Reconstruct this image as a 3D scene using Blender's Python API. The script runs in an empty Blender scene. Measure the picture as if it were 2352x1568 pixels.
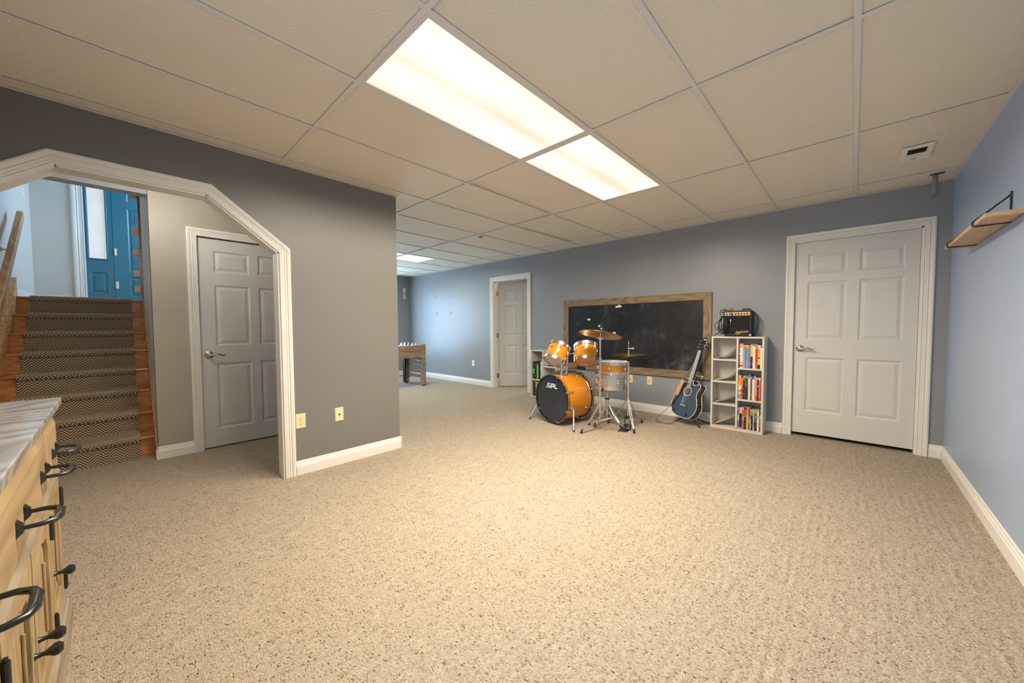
import bpy, math, random
from mathutils import Matrix, Vector
random.seed(7)
S = bpy.context.scene
COL = S.collection
PI = math.pi

# ------------------------------------------------------------------ camera, world, daylight, exposure
HC = 2.3965                      # ceiling height
YB, XR, XL, YE = 4.837, 0.5965, -3.1815, 1.7915   # back wall, right wall, arch wall, end of arch wall
XF, YF = -8.01, -0.80            # far wall, wall behind the camera
cd = bpy.data.cameras.new('camera'); cam = bpy.data.objects.new('camera', cd); COL.objects.link(cam)
cd.sensor_width = 36.0; cd.sensor_fit = 'HORIZONTAL'; cd.lens = 36.0 * 833.683 / 2352.0
cd.clip_start = 0.02; cd.clip_end = 200
RT = Vector((0.7290466, 0.6844477, -0.0047272)); DN = Vector((0.0243738, -0.0328627, -0.9991626)); FW = Vector((-0.68403, 0.7283209, -0.040641))
cam.matrix_world = Matrix(((RT.x, -DN.x, -FW.x, 0), (RT.y, -DN.y, -FW.y, 0), (RT.z, -DN.z, -FW.z, 1.167), (0, 0, 0, 1)))
S.camera = cam
w = bpy.data.worlds.new('World'); S.world = w; w.use_nodes = True
bg = w.node_tree.nodes['Background']; bg.inputs[0].default_value = (0.50, 0.74, 1.0, 1); bg.inputs[1].default_value = 12.0
S.view_settings.view_transform = 'Standard'; S.view_settings.look = 'None'
S.view_settings.exposure = 0.38; S.view_settings.gamma = 1.0; S.view_settings.use_curve_mapping = False
S.cycles.use_denoising = True
S.cycles.max_bounces = 10; S.cycles.diffuse_bounces = 6; S.cycles.sample_clamp_indirect = 6.0
TROFFER_W, TROFFER2_W, FAR_W = 68.0, 56.0, 18.0   # fluorescent output in watts
WARM = (1.0, 0.87, 0.68)

def area(name, loc, ex, ey, sx, sy, power, color=(1, 1, 1), spread=PI, portal=False):
    """rectangular lamp; ex, ey span it, light leaves along ey x ex (local -Z)"""
    l = bpy.data.lights.new(name, 'AREA'); l.shape = 'RECTANGLE'; l.size = sx; l.size_y = sy
    l.energy = power; l.color = color; l.spread = spread
    if portal: l.cycles.is_portal = True
    o = bpy.data.objects.new(name, l); COL.objects.link(o)
    ex = Vector(ex).normalized(); ey = Vector(ey).normalized(); ez = ex.cross(ey)
    o.matrix_world = Matrix(((ex.x, ey.x, ez.x, loc[0]), (ex.y, ey.y, ez.y, loc[1]), (ex.z, ey.z, ez.z, loc[2]), (0, 0, 0, 1)))
    return o
# sky portals in the two windows (sampling guides, they add no light)
area('far_window_portal', (XF - .1, 3.5, 1.1), (0, 1, 0), (0, 0, -1), 1.55, 2.0, 1, portal=True)
area('landing_window_portal', (-7.1, 1.38, 2.85), (1, 0, 0), (0, 0, -1), 1.35, 1.75, 1, portal=True)

area('added_rear_window_portal', (-.3, YF - .1, 1.7), (1, 0, 0), (0, 0, 1), 1.15, .75, 1, portal=True)  # guides sky light through the added, unseen rear window

# ------------------------------------------------------------------ helpers
def wm(o):
    m = o.matrix_basis.copy()
    while o.parent: o = o.parent; m = o.matrix_basis @ m
    return m
def frame(o, ex, ey, ez):
    ex, ey, ez = Vector(ex), Vector(ey), Vector(ez)
    return Matrix(((ex.x, ey.x, ez.x, o[0]), (ex.y, ey.y, ez.y, o[1]), (ex.z, ey.z, ez.z, o[2]), (0, 0, 0, 1)))
def axisframe(o, ez, hint=(0, 0, 1)):
    ez = Vector(ez).normalized(); h = Vector(hint)
    if abs(ez.dot(h)) > .97: h = Vector((1, 0, 0))
    ex = h.cross(ez).normalized(); ey = ez.cross(ex)
    return frame(o, ex, ey, ez)
class MB:
    def __init__(s, M=None): s.v = []; s.f = []; s.M = M
    def add(s, vs, fs, M=None):
        n = len(s.v)
        for p in vs:
            p = Vector(p)
            if M is not None: p = M @ p
            if s.M is not None: p = s.M @ p
            s.v.append(p)
        s.f += [tuple(i + n for i in f) for f in fs]
        return s
    def box(s, x0, x1, y0, y1, z0, z1, M=None):
        if x0 > x1: x0, x1 = x1, x0
        if y0 > y1: y0, y1 = y1, y0
        if z0 > z1: z0, z1 = z1, z0
        return s.add([(x0,y0,z0),(x1,y0,z0),(x1,y1,z0),(x0,y1,z0),(x0,y0,z1),(x1,y0,z1),(x1,y1,z1),(x0,y1,z1)],
              [(0,3,2,1),(4,5,6,7),(0,1,5,4),(1,2,6,5),(2,3,7,6),(3,0,4,7)], M)
    def lathe(s, prof, n=24, M=None, close=False):
        """prof: (r, z) list; revolves about z"""
        vs = []; fs = []; m = len(prof)
        for k in range(n):
            a = 2 * PI * k / n; c, d = math.cos(a), math.sin(a)
            vs += [(r * c, r * d, z) for r, z in prof]
        for k in range(n):
            k2 = (k + 1) % n
            for i in range(m if close else m - 1):
                j = (i + 1) % m
                fs.append((k * m + i, k2 * m + i, k2 * m + j, k * m + j))
        if not close:
            if prof[0][0] > 1e-6: fs.append(tuple(k * m for k in reversed(range(n))))
            if prof[-1][0] > 1e-6: fs.append(tuple(k * m + m - 1 for k in range(n)))
        return s.add(vs, fs, M)
    def cyl(s, p0, p1, r0, r1=None, n=12):
        p0, p1 = Vector(p0), Vector(p1); r1 = r0 if r1 is None else r1
        return s.lathe([(r0, 0), (r1, (p1 - p0).length)], n, axisframe(p0, p1 - p0))
    def tube(s, pts, r, n=8, closed=False):
        pts = [Vector(p) for p in pts]; N = len(pts); vs = []; fs = []
        rs = r if isinstance(r, (list, tuple)) else [r] * N
        t0 = (pts[1] - pts[0]).normalized(); up = Vector((0, 0, 1)) if abs(t0.z) < .9 else Vector((1, 0, 0))
        u = (up - t0 * up.dot(t0)).normalized()
        for i, p in enumerate(pts):
            if closed: t = (pts[(i + 1) % N] - pts[i - 1]).normalized()
            else: t = (pts[min(i + 1, N - 1)] - pts[max(i - 1, 0)]).normalized()
            u = (u - t * u.dot(t)).normalized(); q = t.cross(u)
            for k in range(n):
                a = 2 * PI * k / n; vs.append(p + (u * math.cos(a) + q * math.sin(a)) * rs[i])
        for i in range(N if closed else N - 1):
            j = (i + 1) % N
            for k in range(n):
                k2 = (k + 1) % n; fs.append((i * n + k, i * n + k2, j * n + k2, j * n + k))
        if not closed: fs += [tuple(reversed(range(n))), tuple((N - 1) * n + k for k in range(n))]
        return s.add(vs, fs)
    def prism(s, out, z0, z1, M=None):
        n = len(out)
        ar = sum(out[i][0] * out[(i+1) % n][1] - out[(i+1) % n][0] * out[i][1] for i in range(n))
        if ar < 0: out = out[::-1]
        vs = [(a, b, z0) for a, b in out] + [(a, b, z1) for a, b in out]
        fs = [tuple(reversed(range(n))), tuple(range(n, 2 * n))] + [(i, (i + 1) % n, n + (i + 1) % n, n + i) for i in range(n)]
        return s.add(vs, fs, M)
    def frustum(s, r0, z0, r1, z1, M=None, cap0=True):
        (a0, b0, a1, b1), (c0, d0, c1, d1) = r0, r1
        vs = [(a0,b0,z0),(a1,b0,z0),(a1,b1,z0),(a0,b1,z0),(c0,d0,z1),(c1,d0,z1),(c1,d1,z1),(c0,d1,z1)]
        fs = [(4,5,6,7),(0,1,5,4),(1,2,6,5),(2,3,7,6),(3,0,4,7)]
        if cap0: fs.append((0,3,2,1))
        return s.add(vs, fs, M)
    def strip(s, pts, wd, t):
        """flat band along pts; wd: width vector (or list), t: thickness"""
        pts = [Vector(p) for p in pts]; N = len(pts); vs = []; fs = []
        for i, p in enumerate(pts):
            tg = (pts[min(i+1, N-1)] - pts[max(i-1, 0)]).normalized()
            W = Vector(wd[i] if isinstance(wd, list) else wd) * .5
            nn = tg.cross(W).normalized() * (t * .5)
            vs += [p - W - nn, p + W - nn, p + W + nn, p - W + nn]
        for i in range(N - 1):
            for k in range(4):
                k2 = (k + 1) % 4; fs.append((i*4+k, i*4+k2, i*4+4+k2, i*4+4+k))
        fs += [(3,2,1,0), tuple((N-1)*4+k for k in range(4))]
        return s.add(vs, fs)
    def build(s, name, mat, parent=None, smooth=False, bevel=0, seg=2, local=None):
        me = bpy.data.meshes.new(name); o = bpy.data.objects.new(name, me); COL.objects.link(o)
        vs = s.v
        if parent is not None:
            o.parent = parent; I = wm(parent).inverted()
            if local is not None: o.matrix_basis = I @ local; I = local.inverted()
            vs = [I @ p for p in vs]
        else:
            lo = Vector([min(p[i] for p in vs) for i in range(3)]); hi = Vector([max(p[i] for p in vs) for i in range(3)])
            c = Vector(((lo.x + hi.x) / 2, (lo.y + hi.y) / 2, lo.z)); o.location = c; vs = [p - c for p in vs]
        me.from_pydata([tuple(p) for p in vs], [], s.f); me.update()
        if mat: me.materials.append(M_[mat] if isinstance(mat, str) else mat)
        if smooth:
            me.polygons.foreach_set('use_smooth', [True] * len(me.polygons))
            try: me.set_sharp_from_angle(angle=math.radians(40))
            except Exception: pass
        if bevel:
            b = o.modifiers.new('bevel', 'BEVEL'); b.width = bevel; b.segments = seg; b.limit_method = 'ANGLE'; b.harden_normals = False
        return o
def tag(o, label=None, cat=None, group=None, kind=None):
    if label: o['label'] = label
    if cat: o['category'] = cat
    if group: o['group'] = group
    if kind: o['kind'] = kind
    return o
def thing(name, loc, label, cat, group=None, rotz=0):
    o = bpy.data.objects.new(name, None); COL.objects.link(o); o.location = loc; o.rotation_euler = (0, 0, rotz)
    o.empty_display_size = .1
    return tag(o, label, cat, group)
def struct(name, loc=(0, 0, 0), label=None, cat=None):
    o = bpy.data.objects.new(name, None); COL.objects.link(o); o.location = loc; o.empty_display_size = .1
    return tag(o, label, cat, None, 'structure')
def arc(c, r, a0, a1, n, ax='xz'):
    out = []
    for i in range(n + 1):
        a = a0 + (a1 - a0) * i / n; out.append((c[0] + r * math.cos(a), c[1] + r * math.sin(a)))
    return out

# ------------------------------------------------------------------ materials
M_ = {}
class NT:
    def __init__(s, name):
        m = bpy.data.materials.new(name); m.use_nodes = True; s.m = m; s.t = m.node_tree; s.b = s.t.nodes['Principled BSDF']; M_[name] = m
        s.tc = None
    def n(s, typ, **kw):
        x = s.t.nodes.new(typ)
        for k, v in kw.items():
            if k.startswith('i_'): x.inputs[int(k[2:]) if k[2:].isdigit() else k[2:].replace('_', ' ')].default_value = v
            else: setattr(x, k, v)
        return x
    def l(s, a, b): s.t.links.new(a, b)
    def co(s, scale=(1, 1, 1), rot=(0, 0, 0), loc=(0, 0, 0)):
        if s.tc is None: s.tc = s.n('ShaderNodeTexCoord')
        mp = s.n('ShaderNodeMapping'); mp.inputs['Scale'].default_value = scale; mp.inputs['Rotation'].default_value = rot; mp.inputs['Location'].default_value = loc
        s.l(s.tc.outputs['Object'], mp.inputs[0]); return mp.outputs[0]
    def noise(s, v, scale, detail=3, rough=.5):
        x = s.n('ShaderNodeTexNoise'); x.inputs['Scale'].default_value = scale; x.inputs['Detail'].default_value = detail; x.inputs['Roughness'].default_value = rough
        s.l(v, x.inputs['Vector']); return x
    def math(s, op, a, b=None):
        x = s.n('ShaderNodeMath', operation=op)
        for i, q in enumerate((a, b)):
            if q is None: continue
            if isinstance(q, (int, float)): x.inputs[i].default_value = q
            else: s.l(q, x.inputs[i])
        return x.outputs[0]
    def ramp(s, fac, stops, interp='LINEAR'):
        x = s.n('ShaderNodeValToRGB'); cr = x.color_ramp; cr.interpolation = interp
        while len(cr.elements) < len(stops): cr.elements.new(.5)
        for e, (p, c) in zip(cr.elements, stops): e.position = p; e.color = (*c, 1)
        s.l(fac, x.inputs[0]); return x.outputs[0]
    def bump(s, h, strength, dist=.01):
        x = s.n('ShaderNodeBump'); x.inputs['Strength'].default_value = strength; x.inputs['Distance'].default_value = dist
        s.l(h, x.inputs['Height']); s.l(x.outputs[0], s.b.inputs['Normal']); return x
    def set(s, col=None, rough=None, metal=None, spec=None, coat=None):
        if col is not None:
            if isinstance(col, tuple): s.b.inputs['Base Color'].default_value = (*col, 1)
            else: s.l(col, s.b.inputs['Base Color'])
        if rough is not None: s.b.inputs['Roughness'].default_value = rough
        if metal is not None: s.b.inputs['Metallic'].default_value = metal
        if spec is not None: s.b.inputs['Specular IOR Level'].default_value = spec
        if coat is not None: s.b.inputs['Coat Weight'].default_value = coat
        return s
def plain(name, col, rough=.5, metal=0, var=.06, scale=8, spec=.5, coat=None, bump=0, bscale=200):
    m = NT(name); v = m.co(); nz = m.noise(v, scale)
    a = tuple(c * (1 - var) for c in col); b = tuple(min(1, c * (1 + var)) for c in col)
    m.set(m.ramp(nz.outputs[0], [(.3, a), (.7, b)]), rough, metal, spec, coat)
    if bump: m.bump(m.noise(v, bscale).outputs[0], bump, .003)
    return m
def wood(name, dark, light, axis='x', scale=6, stretch=14, rough=.45, coat=None, rings=1.0):
    m = NT(name); k = {'x': 0, 'y': 1, 'z': 2}[axis]; sc = [stretch] * 3; sc[k] = 1.0
    v = m.co(tuple(sc)); nz = m.noise(v, scale * .45, 5, .6)
    big = m.n('ShaderNodeTexNoise'); big.inputs['Scale'].default_value = .16 * scale; big.inputs['Detail'].default_value = 1
    m.l(m.co(tuple(q * .45 if i != k else 1.0 for i, q in enumerate(sc))), big.inputs['Vector'])
    ring = m.math('PINGPONG', m.math('MULTIPLY', big.outputs[0], 9 * rings), .5)
    mixv = m.math('ADD', m.math('MULTIPLY', ring, .75), m.math('MULTIPLY', nz.outputs[0], .6))
    m.set(m.ramp(mixv, [(.22, dark), (.5, tuple((a + b) / 2 for a, b in zip(dark, light))), (.78, light)]), rough, coat=coat)
    m.bump(mixv, .10, .002)
    return m
plain('wall_paint', (0.268, 0.278, 0.290), .38, var=.02, scale=1.5, spec=.45, bump=.06, bscale=60)
plain('wall_left_lamp_tint', (0.178, 0.172, 0.160), .38, var=.02, scale=1.5, spec=.45, bump=.06, bscale=60)  # same wall paint, warm lamp tint and lower brightness put into the colour
plain('wall_right_daylight_tint', (0.33, 0.405, 0.54), .38, var=.02, scale=1.5, spec=.45, bump=.06, bscale=60)  # same wall paint, bluish daylight tint and brightness put into the colour
plain('wall_paint_beige', (0.37, 0.335, 0.27), .5, var=.04, scale=2, bump=.05, bscale=60)
plain('wall_paint_foyer', (0.62, 0.60, 0.56), .5, var=.02, scale=2)
plain('trim_white', (0.74, 0.71, 0.65), .35, var=.02)
plain('door_white', (0.62, 0.60, 0.565), .38, var=.015)
plain('shelf_white', (0.60, 0.56, 0.50), .45, var=.02)
plain('tee_white', (0.72, 0.68, 0.64), .4, var=.02)
plain('teal', (0.035, 0.17, 0.24), .4, var=.04)
plain('ivory', (0.78, 0.62, 0.36), .4, var=.02)
plain('plate_white', (0.8, 0.8, 0.78), .4, var=.02)
plain('black', (0.012, 0.012, 0.014), .45, var=.2)
plain('black_rubber', (0.015, 0.015, 0.016), .7, var=.2)
plain('black_gloss', (0.008, 0.009, 0.012), .08, var=.1, coat=.5)
plain('dark_gap', (0.01, 0.009, 0.008), .9)
plain('chrome', (0.70, 0.69, 0.68), .24, 1, var=.03)
plain('steel', (0.62, 0.62, 0.63), .28, 1, var=.05)
plain('nickel', (0.52, 0.45, 0.36), .28, 1, var=.04)
plain('brass', (0.55, 0.34, 0.07), .3, 1, var=.05)
plain('gold', (0.75, 0.52, 0.18), .3, 1, var=.05)
plain('iron', (0.06, 0.065, 0.07), .3, .9, var=.15)
plain('pipe_grey', (0.22, 0.24, 0.20), .5)
plain('vent_cream', (0.80, 0.76, 0.68), .5)
plain('amber', (0.60, 0.225, 0.010), .30, var=.12, scale=5, coat=.25)
plain('head_clear', (0.62, 0.60, 0.56), .2, var=.05)
plain('head_amber', (0.62, 0.33, 0.14), .25, var=.15, scale=9)
plain('head_black', (0.018, 0.026, 0.042), .16, var=.25, scale=4, coat=.4)
plain('head_white', (0.75, 0.74, 0.70), .4)
plain('logo_white', (0.8, 0.8, 0.76), .5)
plain('bronze', (0.40, 0.28, 0.12), .38, 1, var=.15, scale=14)
plain('leather', (0.50, 0.28, 0.10), .6, var=.15, scale=20)
plain('strap_dark', (0.10, 0.06, 0.035), .6, var=.2)
plain('guitar_blue_reflection', (0.045, 0.072, 0.108), .12, var=.25, scale=3, coat=1.0)  # black guitar top, blue sky reflection put into the base colour
plain('binding', (0.72, 0.64, 0.48), .4)
plain('fretboard', (0.30, 0.26, 0.26), .5, var=.15, scale=40)
plain('amp_black', (0.010, 0.010, 0.010), .55, var=.2, bump=.2, bscale=300)
plain('grille', (0.006, 0.006, 0.006), .85, var=.3, scale=200)
plain('amp_gold', (0.62, 0.40, 0.20), .4, .2, var=.06)
plain('pages', (0.62, 0.56, 0.44), .8, var=.1, scale=60)
plain('magazine', (0.40, 0.35, 0.29), .45, var=.3, scale=9)
plain('magazine_pale', (0.58, 0.52, 0.43), .45, var=.2, scale=9)
plain('magnet_black', (.004, .004, .004), .7)
plain('magnet_white', (0.75, 0.70, 0.66), .5)
plain('tape', (0.34, 0.25, 0.10), .6)
wood('oak', (0.33, 0.115, 0.025), (0.62, 0.27, 0.075), 'y', 8, 12, .3, .3)
wood('oak_rail', (0.42, 0.19, 0.055), (0.74, 0.42, 0.17), 'x', 8, 14, .35, .2)
wood('frame_wood', (0.135, 0.088, 0.042), (0.30, 0.215, 0.115), 'x', 9, 11, .6)
wood('frame_wood_v', (0.135, 0.088, 0.042), (0.30, 0.215, 0.115), 'z', 9, 11, .6)
wood('shelf_wood', (0.52, 0.31, 0.17), (0.68, 0.47, 0.29), 'y', 9, 12, .5)
wood('shelf_edge', (0.36, 0.20, 0.05), (0.48, 0.29, 0.09), 'x', 9, 12, .5)
wood('cabinet_wood', (0.27, 0.18, 0.085), (0.46, 0.335, 0.18), 'z', 6, 9, .42)
wood('cabinet_wood_x', (0.27, 0.18, 0.085), (0.46, 0.335, 0.18), 'x', 6, 9, .42)
wood('cabinet_edge', (0.20, 0.145, 0.09), (0.40, 0.335, 0.26), 'x', 6, 9, .4)
wood('cabinet_top', (0.22, 0.18, 0.155), (0.54, 0.52, 0.52), 'x', 7, 3.2, .28, .4, rings=3.2)
wood('foos_wood', (0.22, 0.135, 0.09), (0.42, 0.29, 0.205), 'y', 6, 10, .5)
plain('hinge_steel', (0.70, 0.66, 0.62), .35, .8)
plain('cord', (0.012, 0.013, 0.018), .4, var=.3, scale=30)
plain('added_dome_shade', (.8, .78, .72), .4)
plain('wall_patch', (.30, .31, .34), .7)
plain('rack_pale', (.78, .56, .47), .4)
plain('white_plastic', (0.78, 0.76, 0.76), .4)

def carpet():
    m = NT('carpet'); v0 = m.co()
    wob = m.noise(v0, 9, 2); mv = m.n('ShaderNodeVectorMath', operation='MULTIPLY_ADD')
    m.l(wob.outputs['Color'], mv.inputs[0]); mv.inputs[1].default_value = (.03, .03, 0); m.l(v0, mv.inputs[2])
    mp = m.n('ShaderNodeMapping'); mp.inputs['Scale'].default_value = (150, 215, 1); m.l(mv.outputs[0], mp.inputs[0])
    vo = m.n('ShaderNodeTexVoronoi', voronoi_dimensions='2D'); vo.inputs['Scale'].default_value = 1; m.l(mp.outputs[0], vo.inputs['Vector'])
    sp = m.n('ShaderNodeSeparateColor'); m.l(vo.outputs['Color'], sp.inputs[0])
    big = m.noise(v0, 26, 3, .6); big2 = m.noise(m.co((14, 3, 1)), 3.5, 2)
    r = m.math('ADD', sp.outputs[0], m.math('MULTIPLY', m.math('SUBTRACT', big.outputs[0], .5), .22))
    col = m.ramp(r, [(0, (.105, .07, .048)), (.015, (.17, .118, .084)), (.04, (.25, .186, .132)), (.12, (.325, .258, .19)), (.30, (.362, .298, .228)), (.65, (.40, .336, .262)), (1, (.45, .386, .312))])
    mx = m.n('ShaderNodeMix', data_type='RGBA', blend_type='MULTIPLY'); mx.inputs[0].default_value = 1
    m.l(col, mx.inputs[6]); m.l(m.ramp(big2.outputs[0], [(.3, (.92, .915, .91)), (.7, (1.02, 1.02, 1.02))]), mx.inputs[7])
    m.set(mx.outputs[2], .92, spec=.12)
    h = m.math('SUBTRACT', 1, vo.outputs['Distance'])
    # carved ribs, short raised bars in loose blocks
    wv = m.n('ShaderNodeTexWave', wave_type='BANDS', bands_direction='X'); wv.inputs['Scale'].default_value = 7.5; wv.inputs['Distortion'].default_value = 1.2; wv.inputs['Detail'].default_value = 1
    m.l(v0, wv.inputs['Vector'])
    mask = m.ramp(m.noise(m.co((1, 1.7, 1)), 5.5, 1).outputs[0], [(.50, (0, 0, 0)), (.58, (1, 1, 1))])
    ribs = m.math('MULTIPLY', m.math('MULTIPLY', wv.outputs['Fac'], mask), 1.3)
    m.bump(m.math('ADD', h, ribs), .55, .006)
carpet()
def tile_mat():
    m = NT('ceiling_tile'); v = m.co()
    nz = m.noise(v, 75, 4, .6); nb = m.noise(v, 1.1, 2)
    m.set(m.ramp(nb.outputs[0], [(.3, (.76, .69, .575)), (.7, (.80, .725, .61))]), .75, spec=.3)
    m.bump(nz.outputs[0], .8, .006)
tile_mat()
def board_mat():
    m = NT('blackboard'); v = m.co(); a = m.noise(v, 2.2, 5, .65); b = m.noise(m.co((1.6, 1, 1.0)), 7, 6, .75)
    s = m.math('ADD', m.math('MULTIPLY', a.outputs[0], .55), m.math('MULTIPLY', b.outputs[0], .45))
    m.set(m.ramp(s, [(.42, (.008, .0095, .012)), (.54, (.020, .022, .026)), (.66, (.085, .087, .092))]), .32)
board_mat()
def runner_mat():
    m = NT('herringbone'); tc = m.n('ShaderNodeTexCoord'); sp = m.n('ShaderNodeSeparateXYZ'); m.l(tc.outputs['Object'], sp.inputs[0]); m.tc = tc
    s = m.math('SUBTRACT', sp.outputs[2], sp.outputs[0])
    pp = m.math('PINGPONG', sp.outputs[1], .052)
    u = m.math('DIVIDE', m.math('ADD', s, m.math('MULTIPLY', pp, 1.05)), .0235)
    fr = m.math('FRACT', u)
    d = m.math('ABSOLUTE', m.math('SUBTRACT', fr, .5))
    nz = m.noise(m.co(), 140, 2)
    val = m.math('ADD', d, m.math('MULTIPLY', m.math('SUBTRACT', nz.outputs[0], .5), .12))
    m.set(m.ramp(val, [(.20, (.075, .05, .034)), (.27, (.50, .39, .27))]), .95, spec=.1)
    m.bump(m.math('ADD', val, nz.outputs[0]), .4, .004)
runner_mat()
def lens_mat(name, a, b, streak):
    m = NT(name); v = m.co(); sp = m.n('ShaderNodeSeparateXYZ'); m.l(v, sp.inputs[0])
    wv = m.math('ABSOLUTE', m.math('SINE', m.math('MULTIPLY', sp.outputs[0], 10.5)))
    nz = m.noise(m.co((3, .8, 1)), 1.6, 1)
    f = m.math('ADD', m.math('MULTIPLY', wv, streak), m.math('MULTIPLY', nz.outputs[0], .5))
    col = m.ramp(f, [(.25, a), (.75, b)])
    m.set((.55, .52, .45), .25)
    m.l(col, m.b.inputs['Emission Color']); m.b.inputs['Emission Strength'].default_value = 1.0
lens_mat('light_lens', (.56, .49, .40), (.80, .77, .73), .35)
lens_mat('light_lens_far', (.66, .72, .60), (.80, .86, .78), .2)
def glass_mat():
    m = NT('window_glass'); t = m.n('ShaderNodeBsdfTransparent'); g = m.n('ShaderNodeBsdfGlossy'); g.inputs['Roughness'].default_value = .02
    mx = m.n('ShaderNodeMixShader'); mx.inputs[0].default_value = .06; m.l(t.outputs[0], mx.inputs[1]); m.l(g.outputs[0], mx.inputs[2])
    m.l(mx.outputs[0], m.t.nodes['Material Output'].inputs[0])
glass_mat()
def frost():
    m = NT('frosted_glass'); v = m.co(); nz = m.noise(v, 6, 2)
    m.set((.5, .5, .5), .4); m.l(m.ramp(nz.outputs[0], [(.3, (.30, .31, .30)), (.7, (.37, .37, .36))]), m.b.inputs['Emission Color']); m.b.inputs['Emission Strength'].default_value = 1.0
frost()
def book_mat(name, stops, lettering=None, rough=.4):
    """flat print on a cover: constant colour bands up the spine (0 bottom .. 1 top), optional specks of lettering"""
    m = NT(name); tc = m.n('ShaderNodeTexCoord'); m.tc = tc; sp = m.n('ShaderNodeSeparateXYZ'); m.l(tc.outputs['Generated'], sp.inputs[0])
    c = m.ramp(sp.outputs[2], stops, 'CONSTANT')
    if lettering:
        nz = m.noise(m.co((90, 1, 55)), 1.0, 1)
        mk = m.ramp(nz.outputs[0], [(.60, (0, 0, 0)), (.63, (1, 1, 1))])
        lo, hi, lc = lettering
        band = m.math('MULTIPLY', m.math('GREATER_THAN', sp.outputs[2], lo), m.math('LESS_THAN', sp.outputs[2], hi))
        mx = m.n('ShaderNodeMix', data_type='RGBA'); m.l(m.math('MULTIPLY', band, mk), mx.inputs[0]); m.l(c, mx.inputs[6]); mx.inputs[7].default_value = (*lc, 1); c = mx.outputs[2]
    m.set(c, rough)
    return m.m

# ------------------------------------------------------------------ the shell
def MX(x): return frame((x, 0, 0), (0, 1, 0), (0, 0, 1), (1, 0, 0))      # (y, z, +x)
def MY(y): return frame((0, y, 0), (1, 0, 0), (0, 0, 1), (0, -1, 0))     # (x, z, -y)
def wall(name, mb, mat='wall_paint'): return tag(mb.build(name, mat), kind='structure')
CAS = [(0, 0), (0, .012), (.007, .014), (.011, .009), (.019, .0125), (.029, .0125), (.034, .0165), (.043, .0125), (.049, .0185), (.063, .021), (.072, .017), (.075, 0)]
def casing(name, pts, sgn, M, mat='trim_white', prof=CAS, part='casing'):
    """mitred moulding along an open path in the plane of M, one mesh for each leg"""
    root = struct(name); pts = [Vector(p) for p in pts]; N = len(pts)
    nor = []
    for i in range(N - 1):
        d = (pts[i+1] - pts[i]).normalized(); nor.append(Vector((-d.y, d.x)) * sgn)
    def off(i, o):
        if i == 0: return pts[0] + nor[0] * o
        if i == N - 1: return pts[-1] + nor[-1] * o
        a, b = nor[i-1], nor[i]; return pts[i] + (a + b) * (o / (1 + a.dot(b)))
    k = len(prof)
    for i in range(N - 1):
        vs = [(*off(i, o), h) for o, h in prof] + [(*off(i+1, o), h) for o, h in prof]
        fs = [(q, (q+1) % k, k + (q+1) % k, k + q) for q in range(k)] + [tuple(reversed(range(k))), tuple(range(k, 2*k))]
        MB().add(vs, fs, M).build(part, mat, root)
    return root
BASE = [(0, 0), (.015, 0), (.015, .070), (.0105, .077), (.0105, .086), (.006, .092), (.006, .104), (.002, .111), (0, .111)]
def baseboard(name, A, B, n, z=0):
    A, B, n = Vector((*A, z)), Vector((*B, z)), Vector((*n, 0)); k = len(BASE)
    vs = [A + n * o + Vector((0, 0, h)) for o, h in BASE] + [B + n * o + Vector((0, 0, h)) for o, h in BASE]
    fs = [(q, (q+1) % k, k + (q+1) % k, k + q) for q in range(k)] + [tuple(range(k)), tuple(range(k, 2*k))]
    return tag(MB().add(vs, fs).build(name, 'trim_white'), kind='structure')

tag(MB().box(XF - .15, XR + .15, YF - .15, 7.2, -.06, 0).build('floor', 'carpet'), 'beige flecked berber carpet over the whole basement floor', None, None, 'structure')
# back wall with two door openings
D1, D2, DZ = (-5.03, -4.16), (-.46, .435), 2.035
wall('wall_back', MB().prism([(XF, 0), (D1[0], 0), (D1[0], DZ), (D1[1], DZ), (D1[1], 0), (D2[0], 0), (D2[0], DZ), (D2[1], DZ), (D2[1], 0), (XR + .12, 0), (XR + .12, 2.6), (XF, 2.6)], -.12, 0, MY(YB)))
for px_, pz_ in ((-6.886, 1.835), (-6.326, 1.83), (-6.878, 1.471), (-6.348, 1.475)):
    MB().box(px_ - .028, px_ - .004, pz_ - .035, pz_ + .03, 0, .002, MY(YB)).box(px_ + .006, px_ + .03, pz_ - .03, pz_ + .035, 0, .002, MY(YB)).build('wall_patch', 'wall_patch', bpy.data.objects['wall_back'])
wall('wall_right', MB().box(XR, XR + .12, YF - .12, YB, 0, 2.6), 'wall_right_daylight_tint')
rx0, rx1, rz0, rz1 = -.85, .25, 1.35, 2.05
rw = MB()
for q in ((XL - .12, rx0, 0, 2.6), (rx1, XR + .12, 0, 2.6), (rx0, rx1, 0, rz0), (rx0, rx1, rz1, 2.6)): rw.box(q[0], q[1], YF - .12, YF, q[2], q[3])
wall('wall_front', rw)
win = struct('window_added_rear', (-.3, YF, rz0)); f = MB()  # unseen window added behind the camera to bring in bluish daylight
for q in ((rx0, rx0 + .05, rz0, rz1), (rx1 - .05, rx1, rz0, rz1), (rx0, rx1, rz0, rz0 + .05), (rx0, rx1, rz1 - .05, rz1), (-.325, -.275, rz0, rz1)): f.box(q[0], q[1], YF - .10, YF - .04, q[2], q[3])
f.build('window_frame', 'trim_white', win)
for a, b in ((rx0 + .05, -.325), (-.275, rx1 - .05)): MB().box(a, b, YF - .075, YF - .069, rz0 + .05, rz1 - .05).build('pane', 'window_glass', win)
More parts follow.
